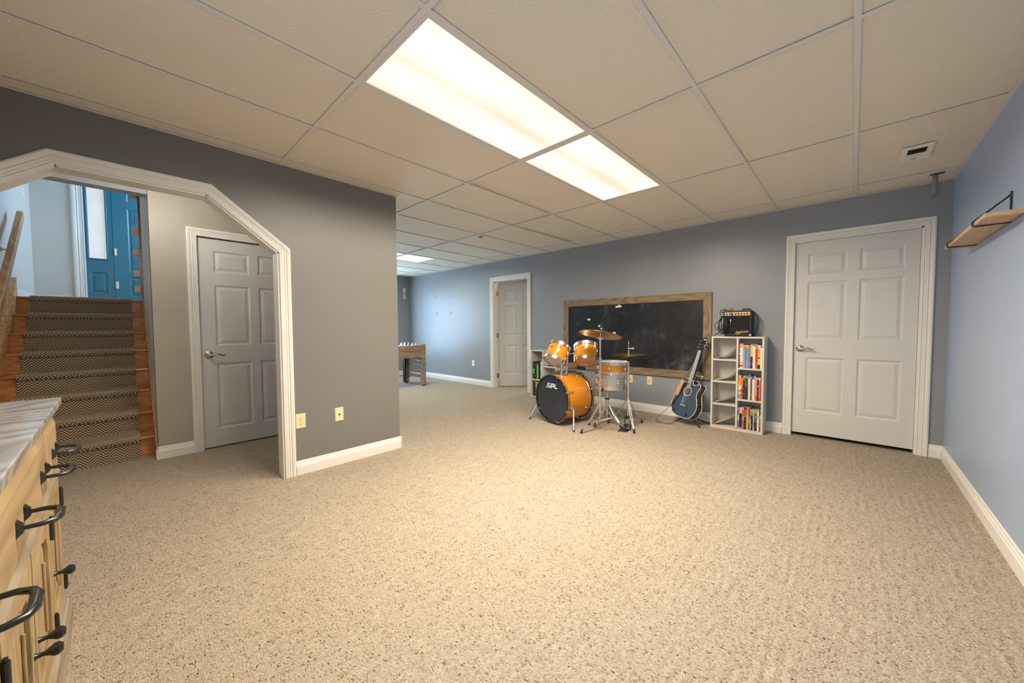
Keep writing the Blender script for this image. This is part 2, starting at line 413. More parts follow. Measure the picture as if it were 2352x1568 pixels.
# arch wall: clipped-corner opening down to the floor
AJ = [(-.644, 0), (-.644, 1.735), (-.233, 2.06), (.404, 2.06), (.815, 1.735), (.815, 0)]
wall('wall_left', MB().prism([(YF, 0)] + AJ + [(YE, 0), (YE, 2.6), (YF, 2.6)], -.12, 0, MX(XL)), 'wall_left_lamp_tint')
# liner of the opening
lin = struct('trim_1')
for i in range(5):
    a, b = Vector(AJ[i]), Vector(AJ[i+1]); d = (b - a).normalized(); nn = Vector((d.y, -d.x)) * .012
    MB().prism([tuple(a), tuple(b), tuple(b + nn), tuple(a + nn)], -.121, .001, MX(XL)).build('jamb_board', 'trim_white', lin)
casing('trim_2', AJ, 1, MX(XL))
# return wall and far wall with its window opening
wall('wall_side', MB().box(XF, XL - .12, YE - .12, YE, 0, 2.6))
wy0, wy1, wz0, wz1 = 2.75, 4.25, .5, 2.08
fw = MB()
for q in ((YE - .12, wy0, 0, 2.6), (wy1, YB + .12, 0, 2.6), (wy0, wy1, 0, wz0), (wy0, wy1, wz1, 2.6)): fw.box(XF - .12, XF, *q)
wall('wall_far', fw)
win = struct('window_1', (XF, 3.5, .5))
f = MB()
for q in ((wy0, wy0 + .05, wz0, wz1), (wy1 - .05, wy1, wz0, wz1), (wy0, wy1, wz0, wz0 + .05), (wy0, wy1, wz1 - .05, wz1), (3.475, 3.525, wz0, wz1)): f.box(XF - .10, XF - .04, *q)
f.build('window_frame', 'trim_white', win)
for a, b in ((wy0 + .05, 3.475), (3.525, wy1 - .05)): MB().box(XF - .075, XF - .069, a, b, wz0 + .05, wz1 - .05).build('pane', 'window_glass', win)
MB().box(XF - .1, XF + .06, wy0 - .04, wy1 + .04, wz0 - .03, wz0).build('window_sill', 'trim_white', win)
# small room behind the ajar door
sr = MB()
sr.box(-5.9, -5.78, YB + .12, 7.0, 0, 2.6).box(-3.4, -3.28, YB + .12, 7.0, 0, 2.6).box(-5.9, -3.28, 7.0, 7.12, 0, 2.6)
wall('wall_storeroom', sr, 'wall_paint_foyer')
tag(MB().box(-5.9, -3.28, YB + .12, 7.12, HC, HC + .1).build('ceiling_storeroom', 'ceiling_tile'), kind='structure')
tag(MB().box(-.9, .9, YB + .12, YB + .16, 0, 2.6).build('wall_closet', 'dark_gap'), kind='structure')
# stairwell
SX, SY0, SY1, XW, ZL = -4.49, -.80, .168, -7.86, 1.505
wall('wall_stair_left', MB().box(XW, XL - .12, SY0 - .12, SY0, 0, 4.1), 'wall_paint_foyer')
CD0, CD1 = .482, 1.30           # closet door opening
wall('wall_landing', MB().prism([(SY1, 0), (CD0, 0), (CD0, 2.03), (CD1, 2.03), (CD1, 0), (YE - .12, 0), (YE - .12, 2.6), (SY1, 2.6)], -.12, 0, MX(SX)), 'wall_paint_beige')
tag(MB().box(SX - .16, SX - .12, CD0 - .1, CD1 + .1, 0, 2.2).build('wall_closet_back', 'dark_gap'), kind='structure')
wall('wall_stair_right', MB().box(-6.36, SX - .12, SY1, SY1 + .12, 0, 4.0).box(SX - .12, SX, SY1, SY1 + .002, 0, 2.6), 'wall_paint_foyer')
wall('wall_header', MB().box(SX - .12, SX, SY0, SY1, 2.328, 4.0), 'wall_paint')
tag(MB().box(SX, XL - .12, SY0, YE - .12, HC, HC + .1).build('ceiling_landing', 'ceiling_tile'), kind='structure')
tag(MB().box(XW - .12, SX - .12, SY0 - .12, 1.42, 4.0, 4.1).build('ceiling_foyer', 'wall_paint_foyer'), kind='structure')
tag(MB().box(XW, -6.32, SY0, 1.3, ZL - .2, ZL).build('floor_landing', 'oak'), kind='structure')
lw = MB(); lx0, lx1, lz0, lz1 = -7.75, -6.45, 2.0, 3.7
for q in ((XW, lx0, ZL, 4.0), (lx1, -6.2, ZL, 4.0), (lx0, lx1, ZL, lz0), (lx0, lx1, lz1, 4.0)): lw.box(q[0], q[1], 1.3, 1.42, q[2], q[3])
wall('wall_foyer_side', lw, 'wall_paint_foyer')
wall('wall_foyer_corner', MB().box(-6.36, -6.24, SY1 + .12, 1.3, ZL, 4.0), 'wall_paint_foyer')
win = struct('window_2', (-7.1, 1.36, lz0)); f = MB()
for q in ((lx0, lx0 + .05, lz0, lz1), (lx1 - .05, lx1, lz0, lz1), (lx0, lx1, lz0, lz0 + .05), (lx0, lx1, lz1 - .05, lz1)): f.box(q[0], q[1], 1.33, 1.39, q[2], q[3])
f.build('window_frame', 'trim_white', win)
MB().box(lx0 + .05, lx1 - .05, 1.36, 1.366, lz0 + .05, lz1 - .05).build('pane', 'window_glass', win)
wall('wall_foyer_base', MB().box(XW - .12, XW, SY0 - .12, YE - .12, 0, 1.3), 'wall_paint_foyer')
# foyer front wall with the entry unit
EY0, EY1, EZ = -.345, .87, ZL + 2.06
wall('wall_foyer', MB().prism([(SY0 - .12, 1.2), (EY0, 1.2), (EY0, EZ), (EY1, EZ), (EY1, 1.2), (1.42, 1.2), (1.42, 4.0), (SY0 - .12, 4.0)], -.12, 0, MX(XW)), 'wall_paint_foyer')
casing('trim_3', [(EY0, ZL), (EY0, EZ), (EY1, EZ), (EY1, ZL)], 1, MX(XW), prof=[(o * 1.55, h * 1.3) for o, h in CAS])
baseboard('baseboard_foyer', (XW, SY0), (XW, EY0 - .117), (1, 0), ZL)
baseboard('baseboard_foyer_left', (XW, SY0), (-6.3, SY0), (0, 1), ZL)

# baseboards
baseboard('baseboard_left', (XL, .891), (XL, YE + .015), (1, 0))
baseboard('baseboard_left_end', (XL - .3, YE), (XL + .015, YE), (0, 1))
baseboard('baseboard_back', (XF, YB), (D1[0] - .076, YB), (0, -1))
baseboard('baseboard_back_middle', (D1[1] + .076, YB), (D2[0] - .076, YB), (0, -1))
baseboard('baseboard_back_right', (D2[1] + .076, YB), (XR, YB), (0, -1))
baseboard('baseboard_right', (XR, YF), (XR, YB), (-1, 0))
baseboard('baseboard_far', (XF, YE), (XF, YB), (1, 0))
baseboard('baseboard_landing', (SX, SY1), (SX, CD0 - .07), (1, 0))
baseboard('baseboard_landing_end', (SX - .10, SY1), (SX + .015, SY1), (0, -1))

# ------------------------------------------------------------------ suspended ceiling
GX, GY, TX, TY = -1.8449, .8385, .6096, 1.2192
ceil = tag(MB().box(XF - .12, XR + .12, YE - .12, YB + .12, HC + .13, HC + .2).box(XL - .12, XR + .12, YF - .12, YE - .12, HC + .13, HC + .2).build('ceiling', 'tee_white'), 'suspended ceiling of textured off-white tiles in a white metal grid', None, None, 'structure')
lights = {(0, 0), (0, 1)}
lift = {(-2, 2): (.0, .0, .012, .012), (-4, 2): (0, .010, .0, 0), (-5, 1): (0, .0, .012, 0), (-6, 1): (0, 0, .01, 0), (-2, 1): (0, 0, .013, 0), (2, 0): (0, 0, .004, .0), (2, 1): (.0, .0, .0, .005), (-1, 1): (.010, 0, 0, 0)}
def put_tile(x0, x1, y0, y1, key):
    g = .004; x0 += g; x1 -= g; y0 += g; y1 -= g
    if x1 - x0 < .02 or y1 - y0 < .02: return
    zs = [HC + .0060 + random.random() * .0012 for _ in range(4)]
    for k, d in enumerate(lift.get(key, (0, 0, 0, 0))): zs[k] += d
    P = [(x0, y0), (x1, y0), (x1, y1), (x0, y1)]
    vs = [(*p, z) for p, z in zip(P, zs)] + [(*p, z + .015) for p, z in zip(P, zs)]
    MB().add(vs, [(0,3,2,1),(4,5,6,7),(0,1,5,4),(1,2,6,5),(2,3,7,6),(3,0,4,7)]).build('ceiling_tile', 'ceiling_tile', ceil)
for i in range(-11, 5):
    x0, x1 = GX + i * TX, GX + (i + 1) * TX
    a, b = max(x0, XF), min(x1, XR)
    if b - a < .01: continue
    for j in range(-2, 4):
        y0, y1 = GY + j * TY, GY + (j + 1) * TY
        c, d = max(y0, YF), min(y1, YB)
        if d - c < .01 or (i, j) in lights: continue
        if i == -7 and j == 1: put_tile(a, b, c, c + TY / 2, (i, j)); continue
        if i == -7 and j == 2: put_tile(a, b, d - TY / 2, d, (i, j)); continue
        if b <= XL + .001:
            if d <= YE: continue
            put_tile(a, b, max(c, YE), d, (i, j))
        elif a < XL:
            if d <= YE: put_tile(max(a, XL), b, c, d, (i, j))
            elif c >= YE: put_tile(a, b, c, d, (i, j))
            else: put_tile(XL, b, c, YE, (i, j)); put_tile(a, b, YE, d, (i, j))
        else: put_tile(a, b, c, d, (i, j))
for i in range(-10, 5):
    x = GX + i * TX
    if x > XR - .02: continue
    MB().box(x - .012, x + .012, YE if x < XL else YF, YB, HC, HC + .003).box(x - .002, x + .002, YE if x < XL else YF, YB, HC + .003, HC + .035).build('grid_runner', 'tee_white', ceil)
def cross(xa, xb, y):
    MB().box(xa, xb, y - .012, y + .012, HC + .0002, HC + .003).box(xa, xb, y - .002, y + .002, HC + .003, HC + .03).build('cross_tee', 'tee_white', ceil)
for j in range(-1, 4):
    y = GY + j * TY
    for i in range(-11, 5):
        xa, xb = max(GX + i * TX + .012, XF), min(GX + (i + 1) * TX - .012, XR)
        if y < YE: xa = max(xa, XL)
        if xb - xa > .02: cross(xa, xb, y)
for y in (GY + 1.5 * TY, GY + 2.5 * TY): cross(GX - 7 * TX + .012, GX - 6 * TX - .012, y)
# wall angle strips
for q in ((XL, XL + .02, YF, YE), (XR - .02, XR, YF, YB), (XF, XF + .02, YE, YB)): MB().box(q[0], q[1], q[2], q[3], HC - .0004, HC + .003).build('wall_angle', 'tee_white', ceil)
MB().box(XF, XR, YB - .02, YB, HC - .0006, HC + .003).build('wall_angle', 'tee_white', ceil)
# troffers
def troffer(x0, x1, y0, y1, lens, power, color, label, spread):
    o = thing('ceiling_light', ((x0 + x1) / 2, (y0 + y1) / 2, HC), label, 'ceiling light', 'fluorescent troffers in the tile grid')
    g = .016; fr = MB(); a0, a1, b0, b1 = x0 + .013, x1 - .013, y0 + .013, y1 - .013
    for q in ((a0, a1, b0, b0 + g), (a0, a1, b1 - g, b1), (a0, a0 + g, b0 + g, b1 - g), (a1 - g, a1, b0 + g, b1 - g)): fr.box(*q, HC + .001, HC + .008)
    fr.build('frame', 'tee_white', o)
    MB().box(a0 + g, a1 - g, b0 + g, b1 - g, HC + .004, HC + .007).build('lens', lens, o)
    MB().box(a0, a1, b0, b1, HC + .03, HC + .11).build('housing', 'tee_white', o)
    l = area('troffer_lamp', ((x0 + x1) / 2, (y0 + y1) / 2, HC + .002), (1, 0, 0), (0, 1, 0), a1 - a0 - 2 * g - .01, b1 - b0 - 2 * g - .01, power, color, spread)
    return o
SPREAD = math.radians(170)
troffer(GX, GX + TX, GY, GY + TY, 'light_lens', TROFFER_W, WARM, 'large bright fluorescent ceiling light panel nearest the camera', SPREAD)
troffer(GX, GX + TX, GY + TY, GY + 2 * TY, 'light_lens', TROFFER2_W, WARM, 'dimmer beige fluorescent ceiling light panel behind the brightest one', SPREAD)
for k in (1.5, 2.0): troffer(GX - 7 * TX, GX - 6 * TX, GY + k * TY, GY + (k + .5) * TY, 'light_lens_far', FAR_W, (.93, 1, .9), 'small square greenish ceiling light beyond the grey wall corner, ' + ('mostly hidden' if k < 2 else 'fully in view'), SPREAD)
# vent
vt = thing('ceiling_vent', (.30, 3.915, HC), 'cream ceiling register with a dark half-open louver in a tile', 'vent')
v = MB(); vx0, vx1, vy0, vy1 = .222, .375, 3.765, 4.06
v.box(vx0, vx1, vy0, vy0 + .03, HC - .012, HC + .002).box(vx0, vx1, vy1 - .04, vy1, HC - .012, HC + .002).box(vx0, vx0 + .03, vy0 + .03, vy1 - .04, HC - .012, HC + .002).box(vx1 - .03, vx1, vy0 + .03, vy1 - .04, HC - .012, HC + .002)
v.build('frame', 'vent_cream', vt, bevel=.002)
MB().box(vx0 + .028, vx1 - .028, vy0 + .028, vy1 - .038, HC + .0005, HC + .003).build('duct', 'dark_gap', vt)
for k in range(5): MB(frame((0, vy0 + .045 + k * .02, HC - .001), (1, 0, 0), (0, .6, .8), (0, -.8, .6))).box(vx0 + .03, vx1 - .03, -.008, .008, -.0006, .0006).build('louver', 'strap_dark', vt)
MB().box(vx0 + .03, vx1 - .03, 3.925, 4.02, HC - .004, HC - .001).build('damper_plate', 'vent_cream', vt)
MB().box(.28, .305, 4.012, 4.022, HC - .012, HC - .004).build('lever', 'nickel', vt)
# pipe stub
pp = thing('pipe_stub', (.463, 4.545, HC), 'short grey pipe stub hanging from the ceiling tile near the corner', 'pipe')
MB().lathe([(.0165, HC - .16), (.0165, HC + .003), (.012, HC + .003), (.012, HC - .16)], 20, frame((.463, 4.60, 0), (1, 0, 0), (0, 1, 0), (0, 0, 1)), True).build('pipe', 'pipe_grey', pp, True)
MB().box(.43, .51, 4.565, 4.585, HC - .003, HC).build('cut_slot', 'dark_gap', pp)
tp = MB(); tp.strip([(-3.76, 3.36, HC - .001), (-3.73, 3.345, HC - .02), (-3.70, 3.36, HC - .004)], (.0, .05, 0), .002)
tag(tp.build('tape_scrap', 'tape'), 'curled scrap of brown tape stuck to a ceiling grid crossing', 'tape')

# ------------------------------------------------------------------ doors
def nested(r, steps, M):
    mb = MB(); vs = []; fs = []
    for ins, z in steps: vs += [(r[0]+ins, r[1]+ins, z), (r[2]-ins, r[1]+ins, z), (r[2]-ins, r[3]-ins, z), (r[0]+ins, r[3]-ins, z)]
    for k in range(len(steps) - 1):
        for q in range(4): fs.append((k*4+q, k*4+(q+1) % 4, k*4+4+(q+1) % 4, k*4+4+q))
    n = len(steps) - 1; fs.append((n*4, n*4+1, n*4+2, n*4+3)); return mb.add(vs, fs, M)
PAN = [(0, 0), (.014, -.009), (.02, -.009), (.045, -.002)]
def slab(root, W, H, M, mat, cols, rows):
    """stiles and rails around moulded panels; u in 0..W, v in 0..H, front at n = 0"""
    b = MB(); b.box(0, W, 0, H, -.035, -.0095, M)
    us = sorted({0, W} | {c for cc in cols for c in cc}); vsn = sorted({0, H} | {r for rr in rows for r in rr})
    prev = 0
    for c0, c1 in cols: b.box(prev, c0, 0, H, -.0095, 0, M); prev = c1
    b.box(prev, W, 0, H, -.0095, 0, M)
    for c0, c1 in cols:
        pv = 0
        for r0, r1 in rows: b.box(c0, c1, pv, r0, -.0095, 0, M); pv = r1
        b.box(c0, c1, pv, H, -.0095, 0, M)
    o = b.build('door_slab', mat, root)
    for c0, c1 in cols:
        for r0, r1 in rows: nested((c0, r0, c1, r1), PAN, M).build('panel', mat, o)
    return o
def lever(root, M, side=1):
    """M: origin on the door face at the spindle, u right, v up, n out"""
    h = MB(); h.lathe([(0.034, 0), (.034, .006), (.027, .012), (.014, .015), (.012, .045), (0, .045)], 24, M)
    o = h.build('lever_handle', 'nickel', root, True)
    pts = [(0, 0, .04), (.03, 0, .045), (.055, .006, .045), (.078, .002, .043), (.098, -.008, .041), (.112, -.004, .040), (.110, .004, .040)]
    MB().tube([M @ Vector((p[0] * side, p[1], p[2])) for p in pts], [.010, .0095, .0085, .008, .0075, .007, .006], 10).build('lever', 'nickel', o, True)
    return o
ROWS = [(.235, .80), (.985, 1.575), (1.655, 1.87)]
# closed door on the right
d = struct('door_2', (-.0, YB, 0), 'closed white six-panel door at the right end of the back wall')
Wd = .876; M = frame((-.455, YB + .02, .036), (1, 0, 0), (0, 0, 1), (0, -1, 0))
slab(d, Wd, 1.985, M, 'door_white', [(.10, .40), (.488, .788)], ROWS)
lever(d, frame((-.402, YB + .02, .925), (1, 0, 0), (0, 0, 1), (0, -1, 0)), 1)
j = MB(); j.box(D2[0], D2[0] + .003, YB - .0, YB + .12, 0, DZ).box(D2[1] - .012, D2[1], YB, YB + .12, 0, DZ).box(D2[0], D2[1], YB, YB + .12, DZ - .012, DZ)
j.build('door_jamb', 'trim_white', d)
casing('trim_4', [(D2[0], 0), (D2[0], DZ), (D2[1], DZ), (D2[1], 0)], 1, MY(YB))
# ajar door in the middle of the back wall
d = struct('door_1', (D1[0], YB + .12, 0), 'white six-panel door standing ajar left of the drums')
j = MB(); j.box(D1[0], D1[0] + .015, YB, YB + .12, 0, DZ).box(D1[1] - .015, D1[1], YB, YB + .12, 0, DZ).box(D1[0], D1[1], YB, YB + .12, DZ - .015, DZ)
j.build('door_jamb', 'trim_white', d)
a = math.radians(47); eu = Vector((math.cos(a), math.sin(a), 0)); hinge = Vector((D1[0] + .03, YB + .125, .012))
Md = frame(hinge, eu, (0, 0, 1), eu.cross(Vector((0, 0, 1))))
slab(d, .81, 1.985, Md, 'door_white', [(.10, .37), (.45, .72)], ROWS)
for z in (.22, 1.0, 1.80):
    hb = MB(); hb.cyl((D1[0] + .018, YB + .112, z - .045), (D1[0] + .018, YB + .112, z + .045), .008).box(D1[0] + .0155, D1[0] + .018, YB + .07, YB + .112, z - .045, z + .045)
    hb.build('hinge', 'brass', d)
casing('trim_5', [(D1[0], 0), (D1[0], DZ), (D1[1], DZ), (D1[1], 0)], 1, MY(YB))
sl_ = thing('ceiling_light', (-4.3, 5.9, HC), 'flush square ceiling light inside the storeroom behind the ajar door', 'ceiling light')
MB().box(-4.58, -4.02, 5.62, 6.18, HC - .012, HC - .0005).build('frame', 'tee_white', sl_)
MB().box(-4.56, -4.04, 5.64, 6.16, HC - .016, HC - .012).build('lens', 'light_lens', sl_)
area('storeroom_lamp', (-4.3, 5.9, HC - .02), (1, 0, 0), (0, 1, 0), .5, .5, 14, (1, .95, .9))
# closet door on the landing behind the arch
d = struct('door_4', (SX, .9, 0), 'white six-panel closet door seen through the arched opening')
M = frame((SX - .018, CD0 + .004, .012), (0, 1, 0), (0, 0, 1), (1, 0, 0))
slab(d, CD1 - CD0 - .008, 2.008, M, 'door_white', [(.115, .40), (.475, .76 - .06)], [(.17, .815), (.985, 1.57), (1.695, 1.90)])
lever(d, frame((SX - .018, CD0 + .062, .91), (0, 1, 0), (0, 0, 1), (1, 0, 0)), 1)
MB().box(SX - .055, SX - .019, CD0 + .0005, CD0 + .0045, .88, .94).build('strike_plate', 'iron', d)
casing('trim_6', [(CD0, 0), (CD0, 2.03), (CD1, 2.03), (CD1, 0)], 1, MX(SX))
# teal entry door and sidelight at the head of the stairs
d = struct('door_3', (XW, .4, ZL), 'teal front door at the top of the stairs'); DY0 = -.062
M = frame((XW - .03, DY0, ZL + .01), (0, 1, 0), (0, 0, 1), (1, 0, 0))
slab(d, .90, 2.03, M, 'teal', [(.135, .40), (.50, .765)], [(.13, .42), (.50, 1.42), (1.52, 1.86)])
for z in (.30, .78, 1.70):
    MB().cyl((XW - .024, DY0 - .004, ZL + z - .05), (XW - .024, DY0 - .004, ZL + z + .05), .009).box(XW - .03, XW - .024, DY0 - .012, DY0 + .02, ZL + z - .05, ZL + z + .05).build('hinge', 'hinge_steel', d)
sl = struct('window_3', (XW, -.2, ZL), 'narrow teal sidelight with an arched frosted pane beside the front door')
gy0, gy1, gz0, gz1 = -.312, -.148, ZL + .665, ZL + 1.72; M = MX(XW - .03); r = (gy1 - gy0) / 2
b = MB(); y0, y1 = EY0 + .0, DY0 - .015
b.box(y0, gy0, ZL + .01, EZ - .02, -.04, 0, M).box(gy1, y1, ZL + .01, EZ - .02, -.04, 0, M).box(gy0, gy1, ZL + .47, gz0, -.04, 0, M).box(gy0, gy1, ZL + .01, ZL + .17, -.04, 0, M).box(gy0, gy1, ZL + .17, ZL + .47, -.04, -.0095, M)
top = arc(((gy0 + gy1) / 2, gz1 - r), r, PI, 0, 14)
b.prism([(gy0, EZ - .02)] + top + [(gy1, EZ - .02)], -.04, 0, M)
b.build('sidelight_panel', 'teal', sl)
nested((gy0 + .0, ZL + .17, gy1 + .0, ZL + .47), PAN, M).build('panel', 'teal', sl)
path = [(gy0 - .012, gz0 - .012)] + arc(((gy0 + gy1) / 2, gz1 - r), r + .012, PI, 0, 14) + [(gy1 + .012, gz0 - .012)]
MB().tube([M @ Vector((p[0], p[1], .002)) for p in path], .008, 8, True).build('pane_moulding', 'teal', sl, True)
MB().prism([(gy0, gz0)] + top + [(gy1, gz0)], -.024, -.018, M).build('pane', 'frosted_glass', sl)
MB().box(y1, DY0 - .002, ZL, EZ, -.06, .004, M).box(y1, DY0 + .02, ZL, EZ, -.075, -.066, M).box(y0, EY1, EZ - .03, EZ, -.075, -.0, M).build('mullion', 'teal', sl)

# ------------------------------------------------------------------ staircase
st = thing('staircase', (SX - .15, -.3, 0), 'oak staircase with a herringbone carpet runner behind the arched opening', 'staircase')
RISE, RUN, NX = ZL / 8, .235, -4.645
yl, yr = -.757, SY1 - .012
for k in range(8):
    xn = NX - RUN * k; z = RISE * (k + 1)
    MB().box(xn - .03, xn - .018, yl, yr, RISE * k, z - .024).build('riser', 'oak', st)
    if k < 7: MB().box(xn - RUN - .03, xn, yl, yr, z - .024, z).build('tread', 'oak', st, bevel=.009)
    else: MB().box(xn - .14, xn, yl, yr, z - .024, z + .001).build('tread', 'oak', st, bevel=.009)
def stringer(y0, y1, rise):
    a = [(NX + .055, 0), (NX + .055, rise * .62), (NX - 7 * RUN - .08, ZL + rise * .55), (NX - 7 * RUN - .08, ZL - .35), (NX - RUN * 1.2, 0)]
    MB().prism(a, -y1, -y0, frame((0, 0, 0), (1, 0, 0), (0, 0, 1), (0, -1, 0))).build('stringer', 'oak_rail', st)
stringer(SY1 - .012, SY1 - .0005, .19); stringer(SY0 + .0005, yl, .36)
# runner, one band over every nosing
th = .012; prof = []
for k in range(8):
    xn = NX - RUN * k; z = RISE * (k + 1)
    prof += [(xn - .018, RISE * k + (th if k else .001)), (xn - .018, z - .036)]
    prof += [(xn + .004 + .006 * 0, z - .030), (xn + .008, z - .012), (xn + .003, z - .001), (xn - .008, z + .003)]
prof.append((NX - 7 * RUN - .12, ZL + .003))
out = []
for i, p in enumerate(prof):
    q = Vector(p); a = Vector(prof[max(i-1, 0)]); b = Vector(prof[min(i+1, len(prof)-1)]); t = (b - a).normalized(); out.append(tuple(q + Vector((t.y, -t.x)) * th))
ry0, ry1 = -.672, .062; vs = []; fs = []
for (a, b), (c, d_) in zip(prof, out): vs += [(a, ry0, b), (c, ry0, d_), (c, ry1, d_), (a, ry1, b)]
for i in range(len(prof) - 1):
    for q in range(4): fs.append((i*4+q, i*4+(q+1) % 4, i*4+4+(q+1) % 4, i*4+4+q))
fs += [(3,2,1,0), tuple((len(prof)-1)*4+q for q in range(4))]
MB().add(vs, fs).build('carpet_runner', 'herringbone', st)
# dome and lamp added out of view to brighten landing and closet door
dl = thing('added_dome_light', (-3.78, .15, HC), 'added flush white dome light, unseen on the landing ceiling behind the arch head', 'ceiling light')
MB().lathe([(.14, HC - .001), (.14, HC - .02), (.12, HC - .055), (.06, HC - .078), (0, HC - .082)], 28, Matrix.Translation((-3.78, .15, 0))).build('shade', 'added_dome_shade', dl, True)
lp = bpy.data.lights.new('added_dome_lamp', 'POINT'); lp.energy = 15; lp.color = (1, .95, .88); lp.shadow_soft_size = .06
lo_ = bpy.data.objects.new('added_dome_lamp', lp); COL.objects.link(lo_); lo_.location = (-3.78, .15, HC - .16)
# handrail on the left stair wall
hr = thing('handrail', (-5.5, -.72, 1.7), 'flat oak handrail on a wall bracket left of the stairs', 'handrail')
A, B = Vector((-6.42, -.715, 2.37)), Vector((-4.75, -.715, 1.03)); t = (B - A).normalized(); up = Vector((0, 1, 0)).cross(t)
if up.z < 0: up = -up
RM = frame(A, t, (0, 1, 0), t.cross(Vector((0, 1, 0))))
MB(RM).box(0, (B - A).length, -.022, .022, -.045, .045).build('rail', 'oak_rail', hr, bevel=.008, local=RM)
for s in (.22, .85):
    p = A + t * ((B - A).length * s)
    MB().tube([(p.x, -.80, p.z - .13), (p.x, -.765, p.z - .135), (p.x, -.725, p.z - .105), (p.x, -.718, p.z - .05)], .007, 8).lathe([(.022, 0), (.022, .005), (0, .008)], 16, frame((p.x, -.80, p.z - .13), (1, 0, 0), (0, 0, -1), (0, 1, 0))).build('bracket', 'nickel', hr, True)
# vertical rack on the wall end at the head of the stairs
rk = thing('wall_rack', (-6.3, .15, ZL), 'narrow vertical wooden rack with five small blocks at the top of the stairs', 'rack')
MB().box(-6.30, -6.27, SY1 - .022, SY1 - .0005, ZL + .02, ZL + 1.35).build('board', 'oak', rk, bevel=.003)
for z in (.10, .285, .53, .78, 1.0 + .2):
    MB().box(-6.315, -6.245, SY1 - .075, SY1 - .022, ZL + z, ZL + z + .075).build('block', 'rack_pale', rk, bevel=.004)
MB().tube([(-6.28, SY1 - .05, ZL + .88), (-6.28, SY1 - .055, ZL + .95), (-6.28, SY1 - .04, ZL + 1.0)], .004, 6).build('hook', 'nickel', rk)

# ------------------------------------------------------------------ wall plates
def plate(M, label, kind, mat='ivory', w=.072, h=.116, group=None):
    o = M.translation; t = thing('wall_plate' if kind != 'outlet' else 'wall_outlet', o, label, 'wall plate' if kind != 'outlet' else 'outlet', group)
    MB().frustum((-w/2, -h/2, w/2, h/2), 0, (-w/2 + .004, -h/2 + .004, w/2 - .004, h/2 - .004), .006, M).build('cover', mat, t)
    if kind == 'outlet':
        for s in (-1, 1):
            r = MB().prism([(.017 * math.cos(q * PI / 12), s * .0195 + max(-.0125, min(.0125, .017 * math.sin(q * PI / 12)))) for q in range(24)], .006, .0078, M).build('receptacle', mat, t)
            sl_ = MB().box(-.0075, -.0055, s * .0195 + .001, s * .0195 + .008, .0078, .0082, M).box(.0055, .0075, s * .0195 + .001, s * .0195 + .008, .0078, .0082, M).lathe([(.0028, .0078), (.0028, .0083), (0, .0083)], 10, M @ Matrix.Translation((0, s * .0195 - .006, 0)))
            sl_.build('slot', 'dark_gap', r)
    elif kind == 'jack':
        MB().lathe([(.007, .006), (.007, .009), (0, .009)], 14, M).build('jack', 'dark_gap', t)
    else:
        MB().frustum((-.005, -.012, .005, .012), .006, (-.003, .004, .003, .011), .016, M).build('toggle', mat, t)
    for s in (-1, 1): MB().lathe([(.003, .006), (.002, .0072), (0, .0072)], 10, M @ Matrix.Translation((0, s * .042 if kind != 'outlet' else 0, 0))).build('screw', mat, t)
    return t
plate(MX(XL) @ Matrix.Translation((.930, .427, 0)), 'ivory electrical outlet touching the casing of the arched opening', 'outlet')
plate(MX(XL) @ Matrix.Translation((1.227, .428, 0)), 'ivory jack plate alone on the grey wall by the corner', 'jack')
plate(MY(YB) @ Matrix.Translation((-1.991, .428, 0)), 'ivory jack plate under the blackboard right of the hi-hat', 'jack')
plate(MY(YB) @ Matrix.Translation((-2.262, .428, 0)), 'ivory wall plate behind the hi-hat stand pole', 'jack')
plate(MY(YB) @ Matrix.Translation((-5.63, .427, 0)), 'white outlet low on the blue wall left of the ajar door', 'outlet', 'plate_white')
p = plate(MX(XF) @ Matrix.Translation((4.70, 2.06, 0)), 'white outlet high on the far wall with a short cord', 'outlet', 'plate_white')
MB().tube([(XF + .008, 4.70, 2.04), (XF + .03, 4.73, 2.02), (XF + .02, 4.75, 1.97), (XF + .006, 4.74, 1.93)], .004, 6).build('cord', 'cord', p)
plate(MX(XF) @ Matrix.Translation((4.70, 1.915, 0)), 'ivory blank plate just below the high outlet on the far wall', 'jack')
plate(frame((-7.42, SY0, 2.84), (-1, 0, 0), (0, 0, 1), (0, 1, 0)), 'white switch plate on the bright wall above the stairs', 'switch', 'plate_white', .115, .116)

# ------------------------------------------------------------------ blackboard and magnets
bx0, bx1, bz0, bz1, fwid = -3.384, -1.238, .507, 1.572, .093
bb = thing('blackboard', ((bx0 + bx1) / 2, YB, bz0), 'large blackboard in a rustic wooden frame on the back wall', 'blackboard')
M = MY(YB)
MB().box(bx0 + .05, bx1 - .05, bz0 + .05, bz1 - .05, .001, .012, M).build('slate', 'blackboard', bb)
i0, i1, k0, k1 = bx0 + fwid, bx1 - fwid, bz0 + fwid, bz1 - fwid
for nm, poly in (('frame_wood', [(bx0, bz1), (bx1, bz1), (i1, k1), (i0, k1)]), ('frame_wood', [(bx0, bz0), (bx1, bz0), (i1, k0), (i0, k0)]), ('frame_wood_v', [(bx0, bz0), (bx0, bz1), (i0, k1), (i0, k0)]), ('frame_wood_v', [(bx1, bz0), (bx1, bz1), (i1, k1), (i1, k0)])):
    MB().prism(poly, .001, .026, M).build('frame_board', nm, bb, bevel=.002)
def bpt(u, v):   # crop measurements to board position
    return u, v
